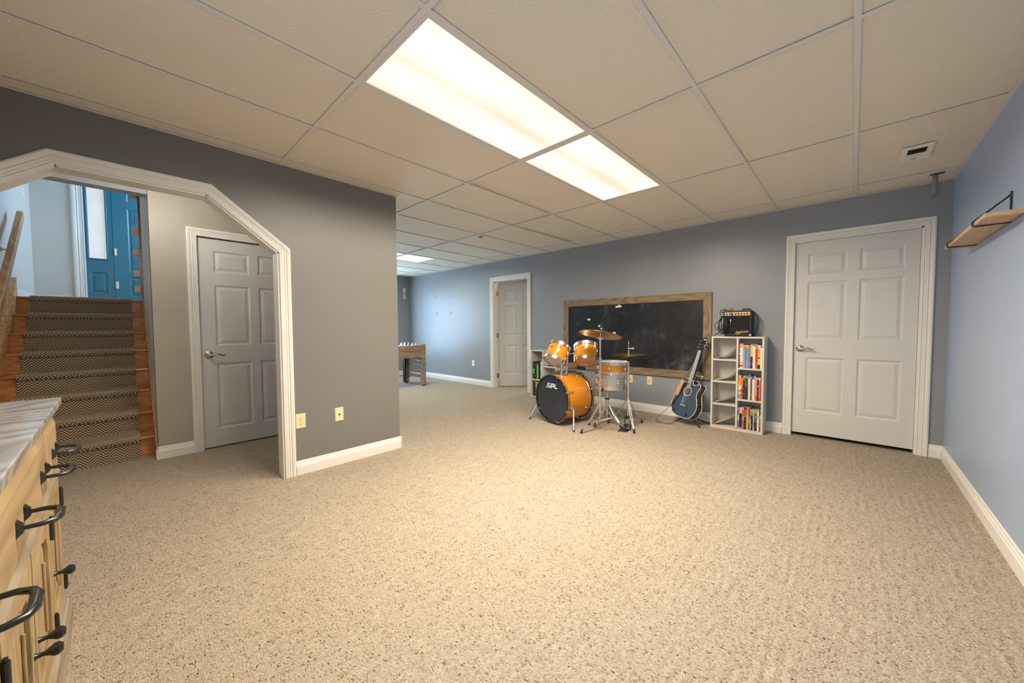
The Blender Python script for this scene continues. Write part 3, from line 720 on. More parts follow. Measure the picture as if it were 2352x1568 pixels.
mags = [(-3.028,1.425,.048,'top row left end'),(-2.791,1.431,.052,'top row second from the left'),(-2.681,1.368,.052,'second row near the left'),(-3.135,1.282,.042,'upper left edge'),
 (-2.277,1.450,.070,'top row left of centre'),(-1.829,1.426,.062,'top row right of centre'),(-1.652,1.424,.056,'top row right end'),(-2.244,1.211,.058,'middle row left'),(-2.061,1.212,.058,'middle row right'),
 (-3.099,.988,.040,'lower left edge'),(-2.865,.972,.046,'lower left beside the middle tom'),(-2.576,.717,.050,'low, left of the hi-hat'),(-1.960,.749,.056,'low, right of the hi-hat'),(-1.521,.860,.062,'low, beside the guitar neck')]
for x, z, wd, where in mags:
    m = MB().box(x - wd/2, x + wd/2, z - .011, z + .011, .0125, .019, M).build('magnet', 'magnet_black', bevel=.002)
    tag(m, 'small black magnet bar on the blackboard, ' + where, 'magnet', 'magnets on the blackboard')
for x, z, wd, where in ((-2.918,1.270,.048,'at upper left'),(-2.742,1.172,.030,'just above the crash cymbal'),(-2.500,1.069,.046,'beside the crash cymbal edge')):
    m = thing('magnet', (x, YB - .012, z), 'small white block magnet on the blackboard, ' + where, 'magnet', 'magnets on the blackboard')
    MB().box(x - wd/2, x + wd/2, z - .014, z + .014, .020, .032, M).build('block', 'magnet_white', m, bevel=.002)
    MB().box(x - wd/2 + .004, x + wd/2 + .006, z - .013, z + .013, .0125, .020, M).build('backing', 'black', m)
cl = MB(); cx, cz = -2.444, 1.448
cl.prism([(cx - .045, cz - .014), (cx - .047, cz), (cx - .032, cz + .012), (cx - .018, cz + .008), (cx - .004, cz + .022), (cx + .016, cz + .024), (cx + .03, cz + .014), (cx + .046, cz + .010), (cx + .048, cz - .008), (cx + .03, cz - .016), (cx + .006, cz - .010), (cx - .012, cz - .018)], .0125, .018, M)
tag(cl.build('magnet', 'magnet_white'), 'cream cloud-shaped magnet near the top of the blackboard', 'magnet', 'magnets on the blackboard')

# ------------------------------------------------------------------ bookcases, books, magazines
def book(x0, x1, yf, depth, z0, h, mat, label, group):
    t = .0016; o = thing('book', ((x0 + x1) / 2, yf, z0), label, 'book', group)
    c = MB(); c.box(x0, x1, yf, yf + .0022, z0, z0 + h).box(x0, x0 + t, yf + .0022, yf + depth, z0, z0 + h).box(x1 - t, x1, yf + .0022, yf + depth, z0, z0 + h)
    c.build('cover', mat, o)
    MB().box(x0 + t, x1 - t, yf + .0025, yf + depth - .004, z0 + .003, z0 + h - .003).build('pages', 'pages', o)
W_, K_ = (.72, .68, .60), (.012, .011, .012)
RED, ORG, YEL, BLU, LBL, GRN, PNK, BRN = (.55, .045, .03), (.75, .28, .02), (.72, .50, .04), (.03, .16, .38), (.16, .26, .45), (.12, .32, .05), (.70, .28, .22), (.12, .055, .03)
top_row = [(.013, .262, 'brown and black', [(0, K_), (.1, BRN), (.75, (.3, .06, .03))], (0, 1, W_)),
 (.027, .268, 'thick white salmon-topped', [(0, W_), (.05, RED), (.13, W_), (.19, RED), (.22, W_), (.84, PNK)], None),
 (.019, .251, 'pale lavender', [(0, (.36, .33, .42)), (.86, (.5, .25, .12)), (.96, W_)], (.86, 1, K_)),
 (.014, .252, 'light blue with an orange top', [(0, LBL), (.1, (.12, .24, .44)), (.88, ORG)], (.05, .6, W_)),
 (.019, .252, 'steel blue with a tan top', [(0, (.2, .27, .42)), (.87, (.62, .36, .2))], (0, .3, W_)),
 (.014, .250, 'blue with a brown top', [(0, (.14, .24, .44)), (.86, (.45, .16, .04))], (0, .4, W_)),
 (.022, .266, 'black with a yellow upper half', [(0, K_), (.48, YEL), (.95, (.2, .2, .15))], (.08, .46, W_)),
 (.022, .267, 'white with a blue top', [(0, W_), (.9, (.04, .25, .42))], None),
 (.020, .266, 'coral red', [(0, (.62, .12, .08)), (.08, RED), (.8, (.6, .16, .14))], (0, .35, W_)),
 (.024, .254, 'black with orange and yellow blocks', [(0, K_), (.17, YEL), (.43, (.1, .01, .02)), (.47, (.75, .38, .02)), (.68, ORG), (.84, W_)], (.84, 1, K_)),
 (.016, .256, 'thin white with a bright blue top', [(0, W_), (.88, (.02, .18, .40))], None)]
mid_row = [(.030, .262, 'thick orange-topped with a colourful cover', [(0, (.3, .3, .32)), (.2, (.6, .55, .45)), (.3, (.5, .2, .1)), (.38, W_), (.62, ORG), (.93, (.4, .4, .45))], (0, .62, K_)),
 (.017, .238, 'bright red with an orange band', [(0, RED), (.5, (.7, .14, .02))], (.0, .1, W_)),
 (.015, .258, 'black with white capitals', [(0, K_), (.55, (.05, .03, .01)), (.8, (.3, .22, .1)), (.93, PNK)], (.05, .5, W_)),
 (.016, .258, 'dark grey', [(0, (.04, .04, .045)), (.45, (.06, .04, .05)), (.92, (.55, .2, .15))], (.6, .9, W_)),
 (.013, .255, 'black and dark green', [(0, K_), (.5, (.04, .07, .05)), (.92, (.25, .3, .08))], (.7, .95, (.4, .5, .6))),
 (.022, .268, 'white with a turquoise top', [(0, (.62, .62, .60)), (.88, (.03, .28, .38))], None),
 (.014, .253, 'dark brown', [(0, BRN), (.5, (.16, .05, .03)), (.92, PNK)], (.05, .45, W_)),
 (.019, .252, 'cream with a blue top', [(0, W_), (.9, (.02, .12, .32))], None),
 (.014, .262, 'tan with a grey top', [(0, (.5, .36, .14)), (.2, (.6, .3, .05)), (.3, (.45, .4, .42)), (.85, (.4, .42, .4))], (.2, .5, W_)),
 (.013, .247, 'narrow red and pink', [(0, RED), (.2, (.66, .2, .16)), (.92, (.6, .36, .24))], None),
 (.015, .247, 'black and maroon', [(0, K_), (.3, (.1, .01, .03)), (.5, K_), (.92, (.6, .36, .24))], (.1, .9, W_)),
 (.013, .246, 'plain red', [(0, RED), (.1, (.66, .14, .12)), (.88, W_)], (.88, 1, RED)),
 (.010, .240, 'dark red at the right end', [(0, (.38, .02, .02)), (.9, (.2, .02, .02))], (0, .1, W_))]
low_row = [(.018, .235, 'grey and purple', [(0, (.4, .2, .25)), (.08, (.22, .16, .28)), (.38, (.45, .43, .42)), (.62, (.1, .1, .12)), (.88, (.2, .28, .4))], (.6, .9, W_)),
 (.024, .232, 'black with a pink top', [(0, (.3, .26, .25)), (.08, K_), (.73, (.66, .40, .34))], (.2, .55, (.4, .3, .3))),
 (.020, .238, 'brick red with a grey middle', [(0, (.2, .15, .25)), (.06, (.42, .10, .10)), (.40, (.3, .28, .32)), (.60, (.5, .09, .04)), (.88, (.4, .32, .4))], None),
 (.019, .242, 'black and gold', [(0, K_), (.55, (.3, .15, .03)), (.9, K_)], (.05, .5, (.5, .4, .25))),
 (.022, .240, 'tan with a red and white top', [(0, (.56, .33, .14)), (.35, (.5, .42, .3)), (.42, (.6, .34, .16)), (.65, (.6, .14, .08))], (.65, .95, W_)),
 (.010, .240, 'thin dark olive', [(0, (.06, .07, .02)), (.3, (.3, .28, .06)), (.6, (.2, .05, .04))], None),
 (.007, .242, 'very thin pale grey', [(0, W_), (.5, (.2, .2, .25))], None),
 (.017, .228, 'black with an orange top', [(0, K_), (.72, (.35, .2, .12)), (.88, ORG)], (.1, .6, W_)),
 (.013, .226, 'lavender grey', [(0, (.55, .42, .36)), (.14, (.3, .28, .36)), (.5, (.38, .42, .5)), (.8, (.42, .38, .44))], None),
 (.024, .226, 'black with a green centre', [(0, (.01, .015, .01)), (.4, (.06, .12, .02)), (.84, (.2, .42, .08))], (.05, .8, (.45, .6, .3))),
 (.016, .226, 'cream', [(0, W_), (.95, (.5, .42, .35))], (.55, .95, K_)),
 (.016, .226, 'red-brown patterned, at the right end', [(0, (.3, .07, .03)), (.3, (.4, .08, .05)), (.6, (.4, .3, .2)), (.75, (.1, .02, .02))], (0, 1, W_))]
cx0, cx1, cyf, cyb, cz1, tk = -1.179, -.676, 4.60, 4.818, 1.046, .018
bc = thing('bookcase', ((cx0 + cx1) / 2, (cyf + cyb) / 2, 0), 'white cubby bookcase holding the black amplifier, right of the guitar', 'bookcase')
dv = -.930
MB().box(cx0, cx0 + tk, cyf, cyb, 0, cz1 - tk).build('side_panel', 'shelf_white', bc); MB().box(cx1 - tk, cx1, cyf, cyb, 0, cz1 - tk).build('side_panel', 'shelf_white', bc)
MB().box(cx0, cx1, cyf, cyb, cz1 - tk, cz1).build('top_panel', 'shelf_white', bc, bevel=.001)
MB().box(dv, dv + tk, cyf + .002, cyb - .006, .025, cz1 - tk).build('divider', 'shelf_white', bc)
MB().box(cx0 + tk, cx1 - tk, cyb - .006, cyb, 0, cz1 - tk).build('back_panel', 'shelf_white', bc)
MB().box(cx0 + tk, cx1 - tk, cyf + .002, cyb - .006, .0, .030).build('bottom_panel', 'shelf_white', bc)
for z in (.277, .534, .783): MB().box(cx0 + tk, dv, cyf + .002, cyb - .006, z - .009, z + .009).build('shelf', 'shelf_white', bc)
for z in (.351, .695): MB().box(dv + tk, cx1 - tk, cyf + .002, cyb - .006, z - .009, z + .009).build('shelf', 'shelf_white', bc)
def shelf_books(row, z, xa, xb, yf, where, group, pre):
    tot = sum(r[0] for r in row); gap = max(0, (xb - xa - tot)) / (len(row) + 1); x = xa + gap * .7
    for n, (wd, h, desc, stops, let) in enumerate(row):
        mt = book_mat('%s_print_%d' % (pre, n), stops, let)
        book(x, x + wd, yf + random.uniform(0, .008), .165 + random.uniform(-.01, .02), z + .0003, h, mt, desc + ' book ' + where, group); x += wd + gap
shelf_books(top_row, .704, dv + tk, cx1 - tk, cyf + .012, 'on the top shelf below the amplifier', 'books on the top right shelf', 'top')
shelf_books(mid_row, .360, dv + tk, cx1 - tk, cyf + .012, 'on the middle right shelf of the bookcase', 'books on the middle right shelf', 'mid')
shelf_books(low_row, .030, dv + tk, cx1 - tk, cyf + .012, 'on the lowest right shelf of the bookcase', 'books on the lowest right shelf', 'low')
for q, (z, hh, mt, where, bend) in enumerate(((.792, .13, 'magazine', 'top', .55), (.543, .12, 'magazine_pale', 'second', .75), (.286, .115, 'magazine', 'third', .3), (.030, .14, 'magazine_pale', 'lowest', .1))):
    for s in range(2):
        pts = []
        xa, xb = cx0 + tk + .004 + s * .012, dv - .003
        for i in range(9):
            u = i / 8; pts.append((xa + (xb - xa) * u, cyf + .105 + s * .006, z + .004 + s * .0035 + (hh - s * .02) * (u ** (1 + 1.6 * bend))))
        m = MB().strip(pts, (0, .17, 0), .0028 + .001 * s).build('magazine', mt if s == 0 else 'magazine_pale')
        tag(m, ('bent comic magazine' if s == 0 else 'thin lower magazine under the bent comic') + ' slumped in the %s left cubby of the bookcase' % where, 'magazine', 'magazines in the left cubbies')
# low bookcase behind the drums
lx0, lxm, lx1, lyf, lyb = -3.865, -3.60, -3.345, 4.56, 4.815
lb = thing('bookcase', ((lx0 + lx1) / 2, (lyf + lyb) / 2, 0), 'low stepped white bookcase half hidden behind the bass drum', 'bookcase')
for x, z in ((lx0, .785), (lxm - tk, .785), (lx1 - tk, .535)): MB().box(x, x + tk, lyf, lyb, 0, z - tk).build('side_panel', 'shelf_white', lb)
MB().box(lx0, lxm, lyf, lyb, .785 - tk, .785).build('top_panel', 'shelf_white', lb); MB().box(lxm, lx1, lyf, lyb, .535 - tk, .535).build('top_panel', 'shelf_white', lb)
for z in (.30, .02): MB().box(lx0 + tk, lxm - tk, lyf, lyb - .006, z - .01, z + .01).build('shelf', 'shelf_white', lb); MB().box(lxm, lx1 - tk, lyf, lyb - .006, z - .01, z + .01).build('shelf', 'shelf_white', lb)
MB().box(lx0, lxm, lyb - .006, lyb, 0, .785 - tk).box(lxm, lx1, lyb - .006, lyb, 0, .535 - tk).build('back_panel', 'shelf_white', lb)
ra = [(.028, .285, 'black cream', [(0, K_), (.3, (.3, .27, .22)), (.6, (.02, .02, .02))], (0, 1, W_)), (.026, .285, 'black', [(0, K_)], (0, 1, (.3, .25, .2))), (.030, .290, 'bright green', [(0, (.12, .5, .10)), (.78, (.25, .12, .08)), (.9, K_)], None), (.022, .288, 'dark charcoal', [(0, K_)], None), (.034, .292, 'pale grey', [(0, (.5, .5, .52)), (.5, (.62, .62, .64))], (0, 1, (.3, .32, .4)))]
rb = [(.03, .225, 'black orange-lettered', [(0, K_)], (0, 1, ORG)), (.026, .235, 'orange and yellow', [(0, (.5, .12, .04)), (.6, (.5, .34, .1))], (0, .6, K_)), (.034, .232, 'white', [(0, (.5, .45, .45)), (.8, W_)], None), (.03, .228, 'navy', [(0, (.02, .04, .12))], None)]
shelf_books(ra, .3105, lx0 + tk + .01, lxm - tk, lyf + .012, 'on the upper shelf of the low bookcase behind the drums', 'books in the low bookcase', 'la')
shelf_books(rb, .0305, lx0 + tk + .01, lxm - tk, lyf + .012, 'on the lower shelf of the low bookcase behind the drums', 'books in the low bookcase', 'lb')
book(-3.56, -3.39, 4.62, .15, .5355, .016, book_mat('flat_print', [(0, K_)]), 'thin black book lying flat on the step of the low bookcase', 'books in the low bookcase')

# ------------------------------------------------------------------ amplifier and its cable
ax0, ax1, ay0, ay1, az0, az1 = -1.078, -.806, 4.655, 4.80, cz1 + .008, 1.334
am = thing('guitar_amplifier', ((ax0 + ax1) / 2, (ay0 + ay1) / 2, cz1), 'small black practice amplifier with a gold control strip on the white bookcase', 'amplifier')
MB().box(ax0, ax1, ay0 + .012, ay1, az0, az1).build('cabinet', 'amp_black', am, bevel=.006)
f = MB()
for q in ((ax0, ax1, az0, az0 + .018), (ax0, ax1, az1 - .016, az1), (ax0, ax0 + .014, az0 + .018, az1 - .016), (ax1 - .014, ax1, az0 + .018, az1 - .016)): f.box(q[0], q[1], ay0, ay0 + .012, q[2], q[3])
f.build('front_frame', 'amp_black', am, bevel=.002)
MB().box(ax0 + .014, ax1 - .014, ay0 + .006, ay0 + .0115, az0 + .018, 1.278).build('grille_cloth', 'grille', am)
MB().box(ax0 + .013, ax1 - .013, ay0 + .003, ay0 + .0118, 1.279, 1.317).build('control_panel', 'amp_gold', am)
for k in range(7):
    x = ax0 + .035 + k * .028
    MB().lathe([(.0085, 0), (.007, .012), (0, .012)], 14, frame((x, ay0 + .003, 1.297), (1, 0, 0), (0, 0, 1), (0, -1, 0))).build('knob', 'black', am, True)
MB().box(ax1 - .046, ax1 - .031, ay0 - .001, ay0 + .003, 1.289, 1.306).build('power_switch', 'black', am); MB().lathe([(.004, 0), (.003, .004), (0, .004)], 10, frame((ax1 - .062, ay0 + .003, 1.298), (1, 0, 0), (0, 0, 1), (0, -1, 0))).build('indicator_light', plain('red_jewel', (.4, .05, .03), .3).m, am)
MB().tube([(-.91, 4.74, az1 - .002), (-.90, 4.74, az1 + .014), (-.86, 4.74, az1 + .018), (-.83, 4.74, az1 + .012), (-.822, 4.74, az1 - .002)], .007, 8).build('handle', 'black_rubber', am, True)
for x in (ax0 + .02, ax1 - .02):
    for y in (ay0 + .025, ay1 - .02): MB().lathe([(.011, 0), (.011, .008)], 12, frame((x, y, cz1 + .0004), (1, 0, 0), (0, 1, 0), (0, 0, 1))).build('foot', 'black_rubber', am)
for x in (ax0, ax1 - .02): MB().box(x - .0015, x + .0215, ay0 - .0015, ay0 + .02, az0 - .0015, az0 + .018).build('corner_guard', 'steel', am, bevel=.002)
fc = bpy.data.curves.new('amp_logo', 'FONT'); fc.body = 'Epiphone'; fc.size = .040; fc.shear = .35; fc.extrude = .0015; fc.offset = .0006; fc.space_character = .88; fc.align_x = 'LEFT'
fo = bpy.data.objects.new('amp_logo_tmp', fc); COL.objects.link(fo); dg = bpy.context.evaluated_depsgraph_get(); tm = bpy.data.meshes.new_from_object(fo.evaluated_get(dg))
wid = max(v_.co.x for v_ in tm.vertices); ca, sa = math.cos(.12), math.sin(.12); sc_ = .125 / wid
M = frame((-.956, ay0 + .004, 1.080), (ca, 0, sa), (-sa, 0, ca), (0, -1, 0)) @ Matrix.Scale(sc_, 4)
lg = MB(); lg.add([v_.co for v_ in tm.vertices], [tuple(p_.vertices) for p_ in tm.polygons], M); bpy.data.objects.remove(fo)
# swash under the lettering
lg.strip([M @ Vector(q) for q in ((-.006, -.002, .001), (.006, -.010, .001), (.03, -.008, .001), (.06, -.004, .001))], (0, 0, .003), .0015)
lg.build('logo', 'gold', am)
MB().tube([(ax1 - .002, 4.77, 1.32), (ax1 + .02, 4.75, 1.30), (ax1 + .045, 4.74, 1.255), (ax1 + .048, 4.74, 1.20), (ax1 + .035, 4.74, 1.12), (ax1 + .028, 4.745, 1.085), (ax1 + .004, 4.75, 1.058)], .0042, 8).build('power_cord', 'cord', am, True)
gc = thing('guitar_cable', (ax0, ay0 - .03, cz1), 'black coiled instrument cable draped over the left end of the amplifier', 'cable')
def loop(cx, cz, rx, rz, tilt, y, n=26, r=.0035, wob=.0):
    pts = []
    for i in range(n):
        a = 2 * PI * i / n; u, v = rx * math.cos(a), rz * math.sin(a); ct, st_ = math.cos(tilt), math.sin(tilt)
        pts.append((cx + u * ct - v * st_, y + .006 * math.sin(3 * a + wob), cz + u * st_ + v * ct))
    return MB().tube(pts, r, 7, True)
for k in range(7): loop(ax0 - .018 + k * .006, 1.19 - (k % 3) * .012, .022 + .004 * (k % 4), .085 + .006 * (k % 3), -.22 + .05 * k, ay0 - .012 - .004 * k, wob=k).build('coil', 'cord', gc, True)
loop(ax0 - .005, 1.335, .03, .018, .3, ay0 + .03).build('coil', 'cord', gc, True); loop(ax0 + .075, 1.335, .018, .020, 0, ay0 + .02).build('coil', 'cord', gc, True)
MB().tube([(ax0 + .02, ay0 + .03, 1.345), (ax0 - .02, ay0 + .01, 1.338), (ax0 - .032, ay0 - .01, 1.31), (ax0 - .012, ay0 - .015, 1.25), (ax0 - .05, ay0 - .02, 1.215), (ax0 - .082, ay0 - .02, 1.17), (ax0 - .07, ay0 - .02, 1.13), (ax0 - .03, ay0 - .02, 1.11)], .0035, 7).build('strand', 'cord', gc, True)
MB().tube([(ax0 + .01, ay0 - .02, 1.115), (ax0 - .03, ay0 - .02, 1.10), (ax0 - .075, ay0 - .01, 1.063), (ax0 - .088, ay0, 1.0505)], .0035, 7).build('strand', 'cord', gc, True)
MB().tube([(ax0 + .03, ay0 + .01, 1.345), (ax0 + .07, ay0 - .006, 1.335), (ax0 + .085, ay0 - .006, 1.29), (ax0 + .078, ay0 - .006, 1.235)], .0035, 7).build('strand', 'cord', gc, True)
MB().lathe([(.004, .0), (.007, .006), (.008, .03), (.006, .034), (.0045, .036), (.0045, .062), (.003, .066), (0, .068)], 14, axisframe((ax0 + .078, ay0 - .006, 1.238), (-.10, 0, -1))).build('plug', 'steel', gc, True)

# ------------------------------------------------------------------ guitar on its stand
def catmull(P, n=6, closed=True):
    out = []; N = len(P)
    for i in range(N if closed else N - 1):
        g = lambda k: Vector(P[k % N]) if closed else Vector(P[max(0, min(N - 1, k))])
        a, b, c, d = g(i-1), g(i), g(i+1), g(i+2)
        for k in range(n):
            t = k / n; out.append(tuple(.5 * ((2*b) + (c-a)*t + (2*a-5*b+4*c-d)*t*t + (-a+3*b-3*c+d)*t**3)))
    if not closed: out.append(tuple(P[-1]))
    return out
gt = thing('acoustic_guitar', (-1.42, 4.5, 0), 'black cutaway acoustic guitar with painted-on blue reflection and a tan strap leaning on its stand', 'guitar')
ev = Vector((.205, .20, .97)).normalized(); n0 = Vector((-.42, -.88, .1)); en = (n0 - ev * n0.dot(ev)).normalized(); eu = ev.cross(en)
G = frame((-1.478, 4.49, .088), eu * .95, ev, en)
half = [(0, 0), (.09, .006), (.15, .04), (.185, .11), (.188, .17), (.165, .235), (.140, .285), (.138, .33)]
bodyR = half + [(.150, .365), (.160, .400), (.150, .425), (.128, .430), (.095, .412), (.062, .405), (.040, .425), (.036, .455)]
bodyL = [(-.036, .462), (-.09, .458), (-.128, .435), (-.148, .39), (-.143, .345), (-.128, .30), (-.138, .275), (-.165, .235), (-.188, .17), (-.185, .11), (-.15, .04), (-.09, .006)]
outl = catmull(bodyR + bodyL, 3)
def inset(o, d):
    n = len(o); r = []
    ar = sum(o[i][0] * o[(i+1) % n][1] - o[(i+1) % n][0] * o[i][1] for i in range(n)); sg = 1 if ar > 0 else -1
    for i in range(n):
        t = (Vector(o[(i+1) % n]) - Vector(o[i-1])).normalized(); r.append((o[i][0] - t.y * d * sg, o[i][1] + t.x * d * sg))
    return r
DPT = .092
MB().prism(inset(outl, .003), -DPT + .002, -.002, G).build('body', 'black_gloss', gt)
body = gt.children[0]
MB().prism(inset(outl, .005), -.003, .0008, G).build('soundboard', 'guitar_blue_reflection', gt)
for z in (-.001, -DPT + .003): MB().tube([G @ Vector((a, b, z)) for a, b in outl], .0035, 6, True).build('binding', 'binding', gt, True)
MB().lathe([(.050, .0009), (.050, .0014), (0, .0014)], 32, G @ Matrix.Translation((0, .315, 0))).build('sound_hole', plain('hole_brown', (.05, .022, .012), .6).m, gt)
MB().lathe([(.050, .001), (.050, .0026), (.057, .0026), (.057, .001)], 40, G @ Matrix.Translation((0, .315, 0)), True).build('rosette', 'binding', gt)
br = MB().box(-.055, .055, .128, .152, .0008, .009, G).build('bridge', plain('rosewood', (.10, .05, .03), .4).m, gt, bevel=.002)
MB().box(-.038, .038, .143, .147, .009, .013, G).build('saddle', 'binding', br)
for k in range(6): MB().lathe([(.003, .009), (.0025, .013), (0, .014)], 8, G @ Matrix.Translation((-.03 + .012 * k, .134, 0))).build('bridge_pin', 'binding', br)
MB().prism([(-.024, .36), (.024, .36), (.0215, .815), (-.0215, .815)], -.022, .004, G).build('neck', 'black_gloss', gt, bevel=.004)
fb = MB().prism([(-.0275, .352), (.0275, .352), (.0215, .815), (-.0215, .815)], .004, .010, G).build('fretboard', 'fretboard', gt)
for k in range(18):
    v = .815 - .64 * (1 - 2 ** (-(k + 1) / 12)); wv_ = .0215 + (.815 - v) * .013
    if v > .355: MB().box(-wv_, wv_, v - .0007, v + .0007, .010, .0112, G).build('fret', 'steel', fb)
MB().box(-.0215, .0215, .813, .818, .004, .013, G).build('nut', 'binding', gt)
H2 = G @ Matrix.Translation((0, .817, .004)) @ Matrix.Rotation(math.radians(-12), 4, 'X')
hs = MB().prism([(-.022, 0), (.022, 0), (.034, .045), (.036, .165), (.012, .172), (-.012, .172), (-.036, .165), (-.034, .045)], -.016, 0, H2).build('headstock', 'black_gloss', gt, bevel=.003)
MB().box(-.02, .02, .140, .152, 0, .0008, H2).build('logo_inlay', 'binding', hs)
for s in (-1, 1):
    for k in range(3):
        q = MB(); v = .04 + k * .042
        q.lathe([(.0045, 0), (.004, .012), (0, .013)], 10, H2 @ Matrix.Translation((s * .017, v, 0)))
        q.cyl(H2 @ Vector((s * .034, v, -.009)), H2 @ Vector((s * .050, v, -.009)), .003).lathe([(.004, 0), (.009, .004), (.009, .012), (.003, .016)], 10, H2 @ Matrix.Translation((s * .048, v, -.009)) @ Matrix.Rotation(s * PI / 2, 4, 'Y'))
        q.build('tuning_peg', 'chrome', hs, True)
for k in range(6):
    u0 = -.03 + .012 * k; u1 = -.0165 + .0066 * k
    MB().cyl(G @ Vector((u0, .145, .0135)), G @ Vector((u1, .816, .0138)), .0006, n=5).build('string', 'steel', gt)
sp_ = [G @ Vector(p) for p in ((-.02, .80, -.02), (-.055, .60, -.01), (-.085, .47, .02), (-.105, .44, .06))]
MB().strip(catmull(sp_, 5, False), (.028, 0, .006), .003).build('strap', 'strap_dark', gt)
sp_ = [G @ Vector(p) for p in ((-.02, .415, .035), (-.05, .425, .046), (-.078, .400, .048), (-.098, .34, .040), (-.115, .27, .032), (-.12, .235, .028))]
MB().strip(catmull(sp_, 5, False), eu * .055, .004).build('shoulder_pad', 'leather', gt)
sp_ = [G @ Vector((-.075, .38, .02)), G @ Vector((-.10, .26, .012)), G @ Vector((-.155, .13, .012)), G @ Vector((-.20, .06, .0)), Vector((-1.70, 4.42, .075)), Vector((-1.715, 4.38, .03)), Vector((-1.66, 4.37, .006)), Vector((-1.58, 4.38, .006)), Vector((-1.50, 4.42, .05))]
MB().strip(catmull(sp_, 6, False), [Vector((.016, .020, .022))] * 49, .003).build('strap', 'strap_dark', gt)
gs = thing('guitar_stand', (-1.4, 4.62, 0), 'black tubular folding stand under the acoustic guitar', 'guitar stand')
c = Vector((-1.425, 4.645, .0)); 
for p in ((-1.255, 4.47, .008), (-1.215, 4.70, .008), (-1.56, 4.56, .008)): MB().tube([(c.x, c.y, .10), tuple((c + Vector(p)) / 2 + Vector((0, 0, .04))), p], .007, 8).build('leg', 'black', gs, True); MB().cyl((p[0], p[1], .0005), (p[0], p[1], .018), .011).build('foot', 'black_rubber', gs)
MB().tube([(c.x, c.y, .09), (c.x + .06, c.y + .075, .55)], .008, 8).build('post', 'black', gs, True)
MB().tube([(c.x - .02, c.y + .03, .53), (c.x + .06, c.y + .06, .565), (c.x + .14, c.y + .05, .56), (c.x + .15, c.y - .06, .555)], .006, 8).build('neck_yoke', 'binding', gs, True)
for s in (-1, 1):
    a = Vector((c.x, c.y, .085)); b = a + eu * (.10 * s); d_ = b + en * .17
    MB().tube([a, b, d_, d_ + Vector((0, 0, .03))], .007, 8).build('cradle_arm', 'black_rubber', gs, True)

# ------------------------------------------------------------------ drum kit
def lug_set(root, c, ax, r, rows, n, size=.018, mat='chrome', skip=0.0):
    A = axisframe(c, ax)
    for k in range(n):
        a = 2 * PI * (k + skip) / n; e = Vector((math.cos(a), math.sin(a), 0)); tn = Vector((-e.y, e.x, 0))
        for z in rows:
            F = A @ frame(e * r + Vector((0, 0, z)), tn, (0, 0, 1), e)
            MB().lathe([(1, 0), (.95, .45), (.6, .85), (0, 1)], 12, F @ Matrix.Diagonal((size * .55, size, size * .8, 1))).build('lug', mat, root, True)
def rods(root, c, ax, r, z0, z1, n, skip=0.0):
    A = axisframe(c, ax)
    for k in range(n):
        a = 2 * PI * (k + skip) / n; e = Vector((math.cos(a) * r, math.sin(a) * r, 0))
        MB().cyl(A @ (e + Vector((0, 0, z0))), A @ (e + Vector((0, 0, z1))), .003, n=6).build('tension_rod', 'chrome', root)
def drum(name, bot, ax, r, L, label, cat, shell='amber', top_head='head_white', bot_head='head_clear', n=6, group='drums of the kit', lugs='two'):
    """bot: centre of the lower head"""
    ax = Vector(ax).normalized(); bot = Vector(bot); A = axisframe(bot, ax)
    t = thing(name, bot, label, cat, group)
    MB().lathe([(r, .008), (r, L - .008), (r - .006, L - .008), (r - .006, .008)], 40, A, True).build('shell', shell, t, True)
    for z, s, mt, ro in ((0, 1, bot_head, 1), (L, -1, top_head, 1)):
        MB().lathe([(r + .003, z + s * .002), (r + .004, z + s * .020), (r + .009, z + s * .021), (r + .009, z + s * .016), (r + .0075, z - s * .010), (r + .0105, z - s * .012), (r + .0105, z - s * .016), (r + .002, z - s * .015), (r + .002, z + s * .002)], 40, A, True).build('hoop', 'chrome', t, True)
        MB().lathe([(r + .0015, z + s * .004), (r + .0015, z), (r * .96, z - s * .0015), (0, z - s * .0015)] if s > 0 else [(0, z - s * .0015), (r * .96, z - s * .0015), (r + .0015, z), (r + .0015, z + s * .004)], 40, A).build('drumhead', mt, t, True)
    lug_set(t, bot, ax, r, (.06, L - .06) if lugs == 'two' else (L / 2,), n, .018 if lugs == 'two' else .03, skip=.25)
    if lugs == 'two': rods(t, bot, ax, r + .0095, -.012, .05, n, .25); rods(t, bot, ax, r + .0095, L - .05, L + .012, n, .25)
    else: rods(t, bot, ax, r + .0095, -.012, L + .012, n, .25)
    return t, A
# bass drum
bn = Vector((-.191, -.982, 0)).normalized(); BC = Vector((-2.62, 3.48, .302)); BL, BR = .42, .276
bd = thing('bass_drum', (-2.58, 3.69, 0), 'large amber bass drum with a black front head lettered SPL', 'bass drum', 'drums of the kit')
A = axisframe(BC, -bn)           # z runs backwards through the shell; x, y span the head
MB().lathe([(BR - .004, .03), (BR - .004, BL - .03), (BR - .012, BL - .03), (BR - .012, .03)], 64, A, True).build('shell', 'amber', bd, True)
for z, s in ((0, 1), (BL, -1)):
    MB().lathe([(BR - .008, z - s * .012), (BR + .010, z - s * .012), (BR + .012, z - s * .008), (BR + .012, z + s * .024), (BR - .002, z + s * .026), (BR - .008, z + s * .02)], 64, A, True).build('hoop', 'black_gloss', bd, True)
    MB().lathe([(BR + .0125, z + s * .002), (BR + .0125, z + s * .014), (BR + .0115, z + s * .014), (BR + .0115, z + s * .002)], 64, A, True).build('hoop_inlay', 'amber', bd, True)
    MB().tube([A @ Vector((BR * math.cos(q * PI / 32), BR * math.sin(q * PI / 32), z + s * .032)) for q in range(64)], .0045, 6, True).build('head_rim', 'nickel', bd, True)
